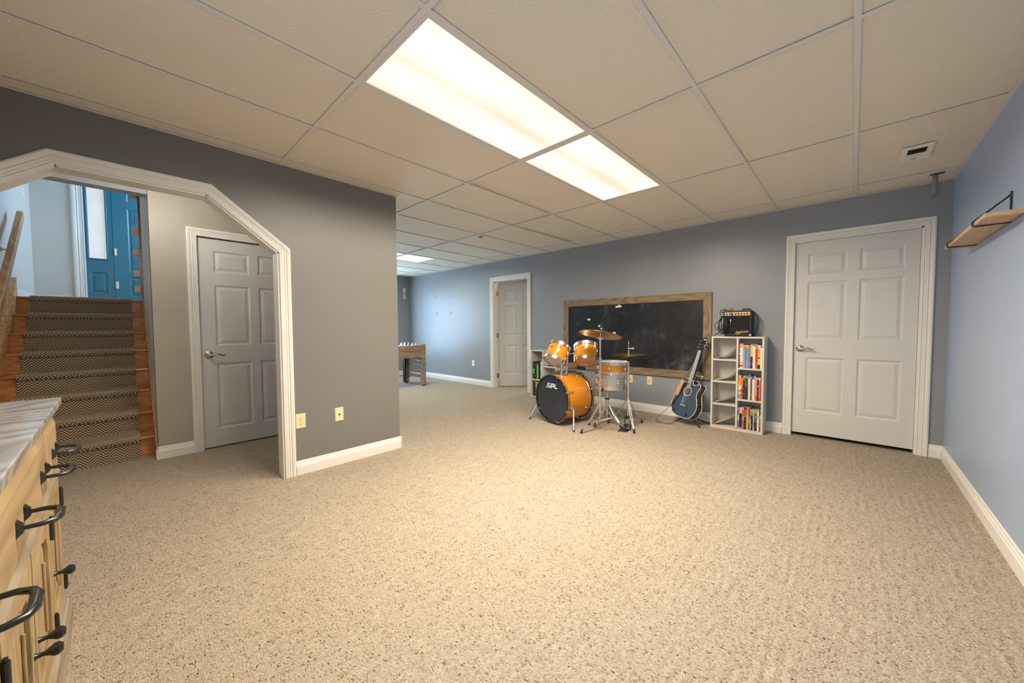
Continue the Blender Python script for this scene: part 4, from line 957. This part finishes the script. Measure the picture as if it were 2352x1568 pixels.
hd = MB().lathe([(0, -.002), (BR * .97, -.002), (BR - .006, .004)], 64, A).build('front_head', 'head_black', bd, True)
MB().lathe([(BR - .006, BL - .004), (BR * .97, BL + .002), (0, BL + .002)], 64, A).build('batter_head', 'head_clear', bd, True)
# lettering on the head: u right, v up, n out of the head
ur = Vector((0, 0, 1)).cross(bn).normalized(); LM = frame(BC + bn * .0026 + Vector((0, 0, .150)), ur, (0, 0, 1), bn)
def bar(x0, x1, y0, y1): MB().prism([(x0 + y0 * .12, y0), (x1 + y0 * .12, y0), (x1 + y1 * .12, y1), (x0 + y1 * .12, y1)], 0, .0006, LM).build('letter_stroke', 'logo_white', hd)
for q in ((-.092, -.016, -.022, -.010), (-.030, -.016, -.010, .001), (-.074, -.016, .001, .011), (-.074, -.060, .011, .023), (-.074, -.020, .023, .034),
          (-.006, .008, -.022, .034), (.008, .044, .022, .034), (.030, .044, .004, .022), (.008, .044, -.008, .004),
          (.054, .068, -.022, .034), (.068, .102, -.022, -.009)): bar(*q)
for k in range(8):
    a = 2 * PI * (k + .5) / 8; e = Vector((math.cos(a), math.sin(a), 0)); tn = Vector((-e.y, e.x, 0))
    for z, s in ((0, 1), (BL, -1)):
        F = A @ frame(e * BR + Vector((0, 0, z)), tn, e, (0, 0, 1)); q = MB()
        q.box(-.011, .011, .0, .016, -.016 * s, -.012 * s, F).box(-.011, .011, .012, .018, -.016 * s, .022 * s, F).box(-.006, .006, .014, .022, .005 * s, .035 * s, F)
        q.build('claw', 'chrome', bd)
        F = A @ frame(e * (BR - .004) + Vector((0, 0, z + s * .085)), tn, (0, 0, 1), e)
        MB().lathe([(1, 0), (.95, .45), (.6, .85), (0, 1)], 14, F @ Matrix.Diagonal((.011, .022, .02, 1))).build('lug', 'chrome', bd, True)
        MB().cyl(A @ (e * (BR + .016) + Vector((0, 0, z + s * .02))), A @ (e * (BR + .012) + Vector((0, 0, z + s * .08))), .0028, n=6).build('tension_rod', 'chrome', bd)
for base, foot in (((-2.338, 3.50, .22), (-2.223, 3.359, 0)), ((-2.86, 3.56, .22), (-2.956, 3.462, 0))):
    b_, f_ = Vector(base), Vector(foot); e = (b_ - Vector((BC.x, 3.54, .302))); e.z = 0; e.normalize(); q = MB()
    q.box(-.024, .024, -.028, .028, -.004, .008, axisframe(b_ - e * .012, e)); q.lathe([(.014, 0), (.014, .03), (.008, .034)], 14, axisframe(b_ - e * .004, e)).box(-.02, .02, -.004, .004, .016, .024, axisframe(b_, e))
    sp = q.build('spur_bracket', 'chrome', bd, True)
    p0 = b_ + e * .018; m_ = p0.lerp(f_, .72)
    MB().cyl(p0, m_, .0085).cyl(m_, f_ + Vector((0, 0, .02)), .006).lathe([(.011, -.012), (.011, .012)], 12, axisframe(m_, f_ - p0)).build('spur', 'chrome', bd, True)
    MB().cyl(f_ + Vector((0, 0, .0005)), f_ + (p0 - f_).normalized() * .035, .011, .008).build('spur_foot', 'black_rubber', bd)
# toms
T1b, T1a = Vector((-2.675, 3.60, .745)), Vector((.05, .56, .80))
t1, A1 = drum('tom_drum', T1b, T1a, .132, .205, 'amber tom tilted steeply, left one above the bass drum', 'drum', bot_head='head_clear')
T2b, T2a = Vector((-2.328, 3.775, .748)), Vector((-.26, .38, .87))
t2, A2 = drum('tom_drum', T2b, T2a, .136, .195, 'amber tom, right one above the bass drum, beside the cymbal pole', 'drum', bot_head='head_amber')
for t_, A_, L_ in ((t1, A1, .205), (t2, A2, .195)):   # oval badge facing the room
    Ai = A_.to_3x3().inverted(); d_ = Ai @ Vector((.1, -1, .1)); an = math.atan2(d_.y, d_.x) - (.25 if t_ is t1 else .45); e = Vector((math.cos(an), math.sin(an), 0))
    MB().lathe([(1, 0), (1, .001), (0, .0012)], 20, A_ @ frame(e * (.1325 if t_ is t1 else .1365) + Vector((0, 0, L_ * .62)), (-e.y, e.x, 0), (0, 0, 1), e) @ Matrix.Diagonal((.017, .010, 1, 1))).build('badge', 'brass', t_)
tm_ = thing('tom_holder', (-2.58, 3.62, .57), 'chrome double tom holder rising from the top of the bass drum', 'drum mount')
base = Vector((-2.565, 3.655, .578))
MB().box(-.035, .035, -.03, .03, -.004, .012, Matrix.Translation(base)).build('base_plate', 'chrome', tm_, bevel=.004)
for s, tgt, axx in ((-1, T1b + T1a.normalized() * .09 + Vector((.105, .075, -.03)), 0), (1, T2b + T2a.normalized() * .10 + Vector((-.13, -.03, .0)), 1)):
    p0 = base + Vector((.024 * s * .9, .02 * s, .0)); p1 = Vector((base.x - .02 + .05 * (s > 0) , base.y + .01 + .03 * (s > 0), .805 + .02 * (s > 0)))
    MB().cyl(p0, p1, .0105).cyl(p0, p0 + (p1 - p0) * .3, .0125).build('upright', 'chrome', tm_, True)
    MB().lathe([(.017, -.018), (.017, .018)], 14, Matrix.Translation(p0 + (p1 - p0) * .3)).build('memory_lock', 'chrome', tm_, True)
    q = MB(); q.lathe([(.0, -.022), (.018, -.014), (.022, 0), (.018, .014), (0, .022)], 14, Matrix.Translation(p1)).box(-.026, .026, -.006, .006, -.008, .008, Matrix.Translation(p1 + Vector((.0, -.02, .0)))); q.build('ball_clamp', 'chrome', tm_, True)
    MB().cyl(p1, tgt, .009).lathe([(.015, 0), (.02, .01), (.02, .022), (.012, .03)], 14, axisframe(tgt - (tgt - p1).normalized() * .03, tgt - p1)).build('arm', 'chrome', tm_, True)
    MB().box(-.028, .028, -.022, .022, -.006, .006, axisframe(tgt, tgt - p1)).build('bracket', 'chrome', tm_, bevel=.003)
# snare stack
drum('snare_drum', (-2.125, 4.00, .435), (0, 0, 1), .178, .150, 'shiny chrome snare drum on the low stand under the amber drum', 'drum', 'steel', n=8)
drum('shallow_drum', (-2.105, 4.025, .612), (0, 0, 1), .178, .118, 'shallow amber drum stacked on the chrome snare behind the hi-hat', 'drum', 'amber', n=6, lugs='one')
def tripod(root, hub, feet, zc, r=.0075):
    """double-braced legs from a collar at height zc"""
    hub = Vector((*hub, 0))
    for f_ in feet:
        f_ = Vector(f_); d_ = f_ - hub; d_.z = 0; sd = Vector((-d_.y, d_.x, 0)).normalized() * .010
        k0 = hub + d_.normalized() * .018 + Vector((0, 0, zc)); tip = f_ + Vector((0, 0, .03)); md = hub + d_ * .5 + Vector((0, 0, zc * .5))
        q = MB()
        for s in (-1, 1): q.tube([k0 + sd * s * .6, md + sd * s, tip + sd * s * .35], r * .62, 7)
        leg = q.build('leg', 'chrome', root, True)
        MB().cyl(hub + Vector((0, 0, zc * .38)), md, r * .6, n=7).build('brace', 'chrome', root, True)
        MB().cyl(f_ + Vector((0, 0, .0005)) + d_.normalized() * .008, tip - d_.normalized() * .008 + Vector((0, 0, .018)), .014, .009).build('rubber_foot', 'black_rubber', leg)
    MB().lathe([(.02, zc - .018), (.02, zc + .018)], 16, Matrix.Translation(hub)).build('collar', 'chrome', root, True)
ss = thing('snare_stand', (-2.15, 3.97, 0), 'chrome snare stand with a black knob carrying the stacked drums', 'drum stand', 'stands of the drum kit')
tripod(ss, (-2.15, 3.97), [(-2.159, 3.70, 0), (-1.932, 3.881, 0), (-2.285, 4.249, 0)], .25)
MB().cyl((-2.15, 3.97, .05), (-2.15, 3.97, .36), .011).cyl((-2.15, 3.97, .25), (-2.15, 3.97, .40), .008).build('post', 'chrome', ss, True)
MB().lathe([(.03, .285), (.03, .297), (.012, .30)], 16, Matrix.Translation((-2.15, 3.97, 0))).build('knob', 'black', ss)
for k in range(3):
    a = 2 * PI * k / 3 + .5; e = Vector((math.cos(a), math.sin(a), 0)); c_ = Vector((-2.125, 4.0, 0))
    MB().tube([(-2.15, 3.97, .37), c_ + e * .10 + Vector((0, 0, .405)), c_ + e * .2 + Vector((0, 0, .420)), c_ + e * .205 + Vector((0, 0, .448))], .0065, 8).build('basket_arm', 'chrome', ss, True)
    MB().cyl(c_ + e * .19 + Vector((0, 0, .408)), c_ + e * .207 + Vector((0, 0, .43)), .011).build('arm_grip', 'black_rubber', ss)
# crash cymbal and stand
cs = thing('cymbal_stand', (-2.03, 3.585, 0), 'tall chrome cymbal stand in front of the drums', 'cymbal stand', 'stands of the drum kit')
tripod(cs, (-2.03, 3.585), [(-2.132, 3.375, 0), (-1.82, 3.77, 0), (-2.25, 3.72, 0)], .30, .009)
MB().cyl((-2.03, 3.585, .20), (-2.03, 3.585, .80), .0125).cyl((-2.03, 3.585, .80), (-2.03, 3.585, 1.03), .0095).build('tube', 'chrome', cs, True)
for z in (.80, .30): MB().lathe([(.017, z - .02), (.017, z + .02)], 14, Matrix.Translation((-2.03, 3.585, 0))).cyl((-2.03, 3.585, z), (-2.0, 3.56, z), .006).build('clamp', 'chrome', cs, True)
MB().lathe([(0, -.022), (.02, -.018), (.024, 0), (.02, .018), (0, .022)], 16, frame((-2.03, 3.585, 1.035), (0, 0, 1), (.73, .68, 0), (-.68, .73, 0))).cyl((-2.06, 3.56, 1.045), (-2.0, 3.61, 1.03), .007).build('tilter', 'chrome', cs, True)
cc, cn = Vector((-2.012, 3.562, 1.094)), Vector((.02, .25, .95)).normalized()
MB().tube([(-2.03, 3.585, 1.04), (-2.022, 3.575, 1.065), cc - cn * .005, cc + cn * .055], .005, 8).build('rod', 'chrome', cs, True)
MB().lathe([(.010, .022), (.012, .030), (.012, .040), (.008, .043)], 14, axisframe(cc, cn)).build('wing_nut', 'black', cs, True)
def cymbal(name, c, n_, r, label, up=1):
    b = .2 * r; h = .07 * r
    out_ = [(0.004, .0), (b * .5, -.002 * up - .0015), (b, -.012 * up), (b * 1.15, -.0145 * up), (r * .6, -.021 * up), (r, -.034 * up)]
    pr = [(a_, z_ + .034 * 0 + .012 * up) for a_, z_ in out_] + [(a_, z_ - .0018 + .012 * up) for a_, z_ in reversed(out_)]
    o = MB().lathe(pr, 56, axisframe(c, n_), True).build(name, 'bronze', None, True)
    return tag(o, label, 'cymbal', 'cymbals of the drum kit')
cymbal('crash_cymbal', cc, cn, .232, 'large bronze crash cymbal tilted on the tall stand')
# hi-hat
hs_ = thing('hi_hat_stand', (-1.84, 3.88, 0), 'chrome hi-hat stand with a black foot pedal', 'hi-hat stand', 'stands of the drum kit')
hx, hy = -1.84, 3.88
tripod(hs_, (hx, hy), [(-1.712, 3.778 - .02, 0), (-1.831, 4.229, 0), (-2.12, 3.95, 0)], .33)
MB().cyl((hx, hy, .06), (hx, hy, .76), .0115).cyl((hx, hy, .76), (hx, hy, .80), .008).build('tube', 'chrome', hs_, True)
MB().cyl((hx, hy, .80), (hx, hy, 1.0), .0042, n=10).build('pull_rod', 'chrome', hs_, True)
MB().lathe([(.012, .77), (.026, .792), (.026, .800), (.006, .806)], 16, Matrix.Translation((hx, hy, 0))).build('seat_cup', 'black', hs_, True)
MB().lathe([(.011, .862), (.013, .866), (.013, .884), (.009, .886), (.009, .905), (.012, .907), (.012, .925), (.006, .928)], 14, Matrix.Translation((hx, hy, 0))).cyl((hx, hy, .913), (hx + .04, hy + .02, .917), .005).lathe([(0, 0), (.016, .006), (.016, .014), (0, .02)], 12, axisframe((hx + .036, hy + .018, .915), (.9, .45, .05))).build('clutch', 'nickel', hs_, True)
pf = MB(); px_, py_ = hx + .012, hy - .03
pf.tube([(px_ - .045, py_ - .14, .010), (px_ + .035, py_ - .12, .010), (px_ + .03, py_ - .0, .010), (px_ + .026, py_ + .02, .14), (px_ - .034, py_ + .01, .14), (px_ - .04, py_ - .02, .010)], .006, 7, True)
pf.build('pedal_frame', 'black', hs_, True)
MB().add([(px_ - .032, py_ - .13, .022), (px_ + .022, py_ - .115, .022), (px_ + .018, py_ + .0, .06), (px_ - .028, py_ - .01, .06), (px_ - .032, py_ - .13, .028), (px_ + .022, py_ - .115, .028), (px_ + .018, py_ + .0, .066), (px_ - .028, py_ - .01, .066)], [(0,3,2,1),(4,5,6,7),(0,1,5,4),(1,2,6,5),(2,3,7,6),(3,0,4,7)]).build('footboard', 'black', hs_)
MB().box(hx - .018, hx + .018, hy - .05, hy + .05, .125, .150).build('linkage', 'black', hs_)
cymbal('hi_hat_cymbal', Vector((hx, hy, .852)), Vector((-.02, -.04, 1)), .180, 'upper bronze cymbal of the hi-hat pair')
cymbal('hi_hat_cymbal', Vector((hx, hy, .822)), Vector((-.02, -.04, 1)), .180, 'lower inverted bronze cymbal of the hi-hat pair', -1)
# ride cymbal and percussion behind the bass drum
rs_ = thing('cymbal_stand', (-2.78, 4.04, 0), 'short chrome cymbal stand hidden behind the bass drum', 'cymbal stand', 'stands of the drum kit')
tripod(rs_, (-2.78, 4.04), [(-2.92, 3.86, 0), (-2.66, 4.22, 0), (-2.98, 4.18, 0)], .25)
MB().cyl((-2.78, 4.04, .1), (-2.78, 4.04, .565), .011).build('tube', 'chrome', rs_, True)
cymbal('ride_cymbal', Vector((-2.78, 4.04, .570)), Vector((.03, -.03, 1)), .20, 'flat bronze cymbal just behind the top of the bass drum')
cb = thing('cowbell', (-2.50, 3.90, .59), 'small black percussion block on a thin rod behind the right tom', 'cowbell')
MB().cyl((-2.505, 3.895, .592), (-2.505, 3.895, .75), .005).build('rod', 'chrome', cb, True)
MB().prism([(-.05, -.02), (-.035, .014), (.0, .02), (.06, .006), (.075, -.02), (.06, -.036), (.02, -.028)], -.035, .035, frame((-2.495, 3.895, .655), (.73, .68, 0), (0, 0, 1), (.68, -.73, 0))).build('body', 'black', cb, bevel=.008)
MB().lathe([(.012, 0), (.012, .03)], 12, Matrix.Translation((-2.505, 3.895, .665))).build('clamp', 'chrome', cb)
MB().box(-2.525, -2.485, 3.875, 3.905, .5905, .602).build('mount', 'chrome', cb)

# ------------------------------------------------------------------ wooden wall shelf on the right
sh = thing('wall_shelf', (XR, 3.54, 1.71), 'pale plank shelf on black wire brackets on the right wall', 'shelf')
MB().box(.472, XR - .004, 2.995, 4.09, 1.708, 1.730).build('plank', 'shelf_wood', sh, bevel=.001)
for y in (3.215, 3.955):
    b = MB(); x = XR - .006
    b.tube([(x, y, 1.868), (x, y, 1.704), (.475, y, 1.704), (.466, y, 1.709), (.466, y, 1.730), (.474, y, 1.736), (x - .012, y, 1.838), (x - .003, y, 1.850)], .0042, 8)
    b.build('bracket', 'black', sh, True)

# ------------------------------------------------------------------ sideboard in the left foreground
cb = thing('sideboard', (-2.25, -.18, 0), 'weathered pale wood sideboard with black iron pulls in the left foreground', 'sideboard', rotz=math.radians(1.0))
C = wm(cb); L = 1.44             # local: x along the front from the far end, y = 0 front edge of the top, z up
def cbx(x0, x1, y0, y1, z0, z1): return MB(C).box(x0, x1, y0, y1, z0, z1)
cbx(-.005, L, -.45, 0, .874, .9).build('top', 'cabinet_top', cb, bevel=.003)
cbx(.01, L, -.44, -.014, .858, .874).build('top_moulding', 'cabinet_wood_x', cb, bevel=.003)
yb = -.036
cbx(0, L, -.44, yb, .10, .858).build('body', 'cabinet_wood', cb)
cbx(-.03, L, -.45, .0, 0, .075).build('plinth', 'cabinet_edge', cb, bevel=.004); 
cbx(-.026, L, -.45, -.008, .075, .092).build('plinth_moulding', 'cabinet_edge', cb, bevel=.006); cbx(-.014, L, -.45, -.018, .092, .112).build('plinth_moulding', 'cabinet_edge', cb, bevel=.008)
MB(C).tube([(-.004, yb + .010, .612), (L, yb + .010, .612)], .014, 10).build('waist_moulding', 'cabinet_edge', cb, True)
cbx(-.002, L, yb - .01, yb + .012, .592, .606).build('waist_moulding', 'cabinet_edge', cb, bevel=.003)
def pull(x, z, parent):
    o = MB(C)
    for s in (-.055, .055): o.frustum((-.012, -.019, .012, .019), 0, (-.006, -.009, .006, .009), .010, frame((x + s, yd, z), (-1, 0, 0), (0, 0, 1), (0, 1, 0)))
    o.tube([(x - .055, yd + .004, z), (x - .055, yd + .034, z - .001), (x - .043, yd + .052, z - .002), (x - .022, yd + .058, z - .002), (x + .022, yd + .058, z - .002), (x + .043, yd + .052, z - .002), (x + .055, yd + .034, z - .001), (x + .055, yd + .004, z)], [.005, .0055, .0065, .0085, .0085, .0065, .0055, .005], 10)
    o.build('pull', 'iron', parent, True)
yd = yb + .020
for x0, x1, hx_ in ((.0, .315, (.13,)), (.325, 1.115, (.435, .85)), (1.125, L, (1.28,))):
    y1 = yd + (.006 if x0 == 0 else 0)
    dr = MB(C).frustum((x0 + .003, .630, x1 - .003, .826), yb, (x0 + .003, .630, x1 - .003, .826), yd - .008, frame((0, 0, 0), (1, 0, 0), (0, 0, 1), (0, 1, 0)), False)
    dr.frustum((x0 + .003, .630, x1 - .003, .826), yd - .008, (x0 + .022, .650, x1 - .022, .806), yd, frame((0, 0, 0), (1, 0, 0), (0, 0, 1), (0, 1, 0)), False)
    q = dr.build('drawer', 'cabinet_wood_x', cb)
    for h_ in hx_: pull(h_, .722, q)
cbx(0, L, yb, yb + .006, .838, .852).build('frieze_strip', 'cabinet_wood_x', cb)
# doors with notched arched panels
dx = [(.0, .325), (.335, .715), (.725, 1.105), (1.115, L)]
FR = frame((0, 0, 0), (1, 0, 0), (0, 0, 1), (0, 1, 0))
for k, (x0, x1) in enumerate(dx):
    x0 += .004; x1 -= .004; z0, z1 = .125, .585; yf_ = yb + .018
    q = cbx(x0, x1, yb, yf_ - .010, z0, z1).build('cabinet_door', 'cabinet_wood', cb)
    s = .052
    for r_ in ((x0, x0 + s, z0, z1), (x1 - s, x1, z0, z1)): cbx(r_[0], r_[1], yf_ - .010, yf_, r_[2], r_[3]).build('stile', 'cabinet_wood', q, bevel=.002)
    cbx(x0 + s, x1 - s, yf_ - .010, yf_, z0, z0 + .06).build('rail', 'cabinet_wood_x', q, bevel=.002)
    a_, b_, m_ = x0 + s, x1 - s, (x0 + x1) / 2
    MB(C).prism([(a_, z1), (b_, z1), (b_, z1 - .10), (b_ - .022, z1 - .10), (b_ - .034, z1 - .07), (m_ + .03, z1 - .062), (m_, z1 - .045), (m_ - .03, z1 - .062), (a_ + .034, z1 - .07), (a_ + .022, z1 - .10), (a_, z1 - .10)], yf_ - .010, yf_, frame((0, 0, 0), (1, 0, 0), (0, 0, 1), (0, 1, 0))).build('arched_rail', 'cabinet_wood_x', q, bevel=.002)
    for px in (a_ + .05, b_ - .05): cbx(px - .004, px + .004, yf_ - .0098, yf_ - .003, z0 + .10, z1 - .14).build('panel_bead', 'cabinet_wood', q, bevel=.003)
    hx_ = x0 - .002 if k % 2 == 0 else x1 + .002
    if k in (0, 1): hx_ = x0 - .003
    else: hx_ = x1 + .003
    for z in (z0 + .055, z1 - .075):
        MB(C).cyl((hx_, yf_ + .004, z - .032), (hx_, yf_ + .004, z + .032), .0065).lathe([(.004, z - .040), (.004, z + .040)], 10, Matrix.Translation((hx_, yf_ + .004, 0))).build('hinge', 'iron', q, True)
    kx = x1 - .028 if k in (0, 1) else x0 + .028
    MB(C).lathe([(.009, 0), (.006, .005), (.0055, .016), (.010, .024), (.0155, .032), (.0155, .040), (.009, .047), (0, .048)], 16, frame((kx, yf_, .335), (-1, 0, 0), (0, 0, 1), (0, 1, 0))).build('knob', 'iron', q, True)

# ------------------------------------------------------------------ foosball table beyond the corner
fx0, fx1, fy0, fy1 = -6.90, -6.20, 2.85, 4.08
ft = thing('foosball_table', (-6.55, 3.45, 0), 'weathered wooden foosball table beyond the grey wall corner', 'foosball table')
for x0, x1 in ((fx0, fx0 + .03), (fx1 - .03, fx1)):
    MB().box(x0, x1, fy0 + .05, fy1 - .06, .705, .815).build('side_board', 'foos_wood', ft, bevel=.002); MB().box(x0, x1 - .004, fy0 + .05, fy1 - .06, .575, .703).build('side_board', 'foos_wood', ft, bevel=.002)
for y0, y1 in ((fy0, fy0 + .03), (fy1 - .05, fy1 - .02)): MB().box(fx0 + .03, fx1 - .03, y0, y1, .575, .815).build('end_board', 'foos_wood', ft, bevel=.002)
for x in (fx0, fx1 - .075):
    for y in (fy0, fy1 - .075):
        lg_ = MB().box(x, x + .08, y, y + .08, .022, .835).build('leg', 'foos_wood', ft, bevel=.003)
        MB().box(x + .015, x + .065, y + .015, y + .065, .0005, .022).build('levelling_foot', 'black', lg_)
for y in (fy0 + .02, fy1 - .055):
    MB().box(fx0 + .08, fx0 + .17, y, y + .022, .13, .575).build('slat', 'foos_wood', ft)
    for k in range(5): MB().box(fx0 + .17, fx1 - .075, y, y + .022, .16 + k * .088, .16 + k * .088 + .052).build('slat', 'foos_wood', ft)
MB().box(fx0 + .02, fx0 + .10, fy1 - .11, fy1 - .08, .02, .575).build('inner_leg_panel', 'black', ft)
MB().box(fx0 + .03, fx1 - .03, fy0 + .03, fy1 - .05, .69, .70).build('playfield', plain('field_green', (.10, .22, .10), .5).m, ft)
for k in range(8):
    y = fy0 + .14 + k * .132
    rd = MB().cyl((fx0 - .06, y, .802), (fx1 + .02, y, .802), .0075, n=10).build('rod', 'chrome', ft, True)
    MB().cyl((fx0 - .16, y, .802), (fx0 - .06, y, .802), .015, n=12).build('grip', 'black_rubber', rd, True)
    for s in (.09, .21, .35, .49, .61):
        x = fx0 + s
        MB().box(x - .012, x + .012, y - .012, y + .012, .74, .83).lathe([(0, .83), (.012, .838), (.012, .85), (0, .858)], 10, Matrix.Translation((x, y, 0))).build('player_figure', 'white_plastic' if k % 2 else 'black', rd)
for z in (.78, .70, .66): MB().lathe([(.008, 0), (.006, .003), (0, .003)], 10, frame((fx1 + .005, fy1 - .035, z), (0, 1, 0), (0, 0, 1), (1, 0, 0))).build('bolt', 'black', ft)
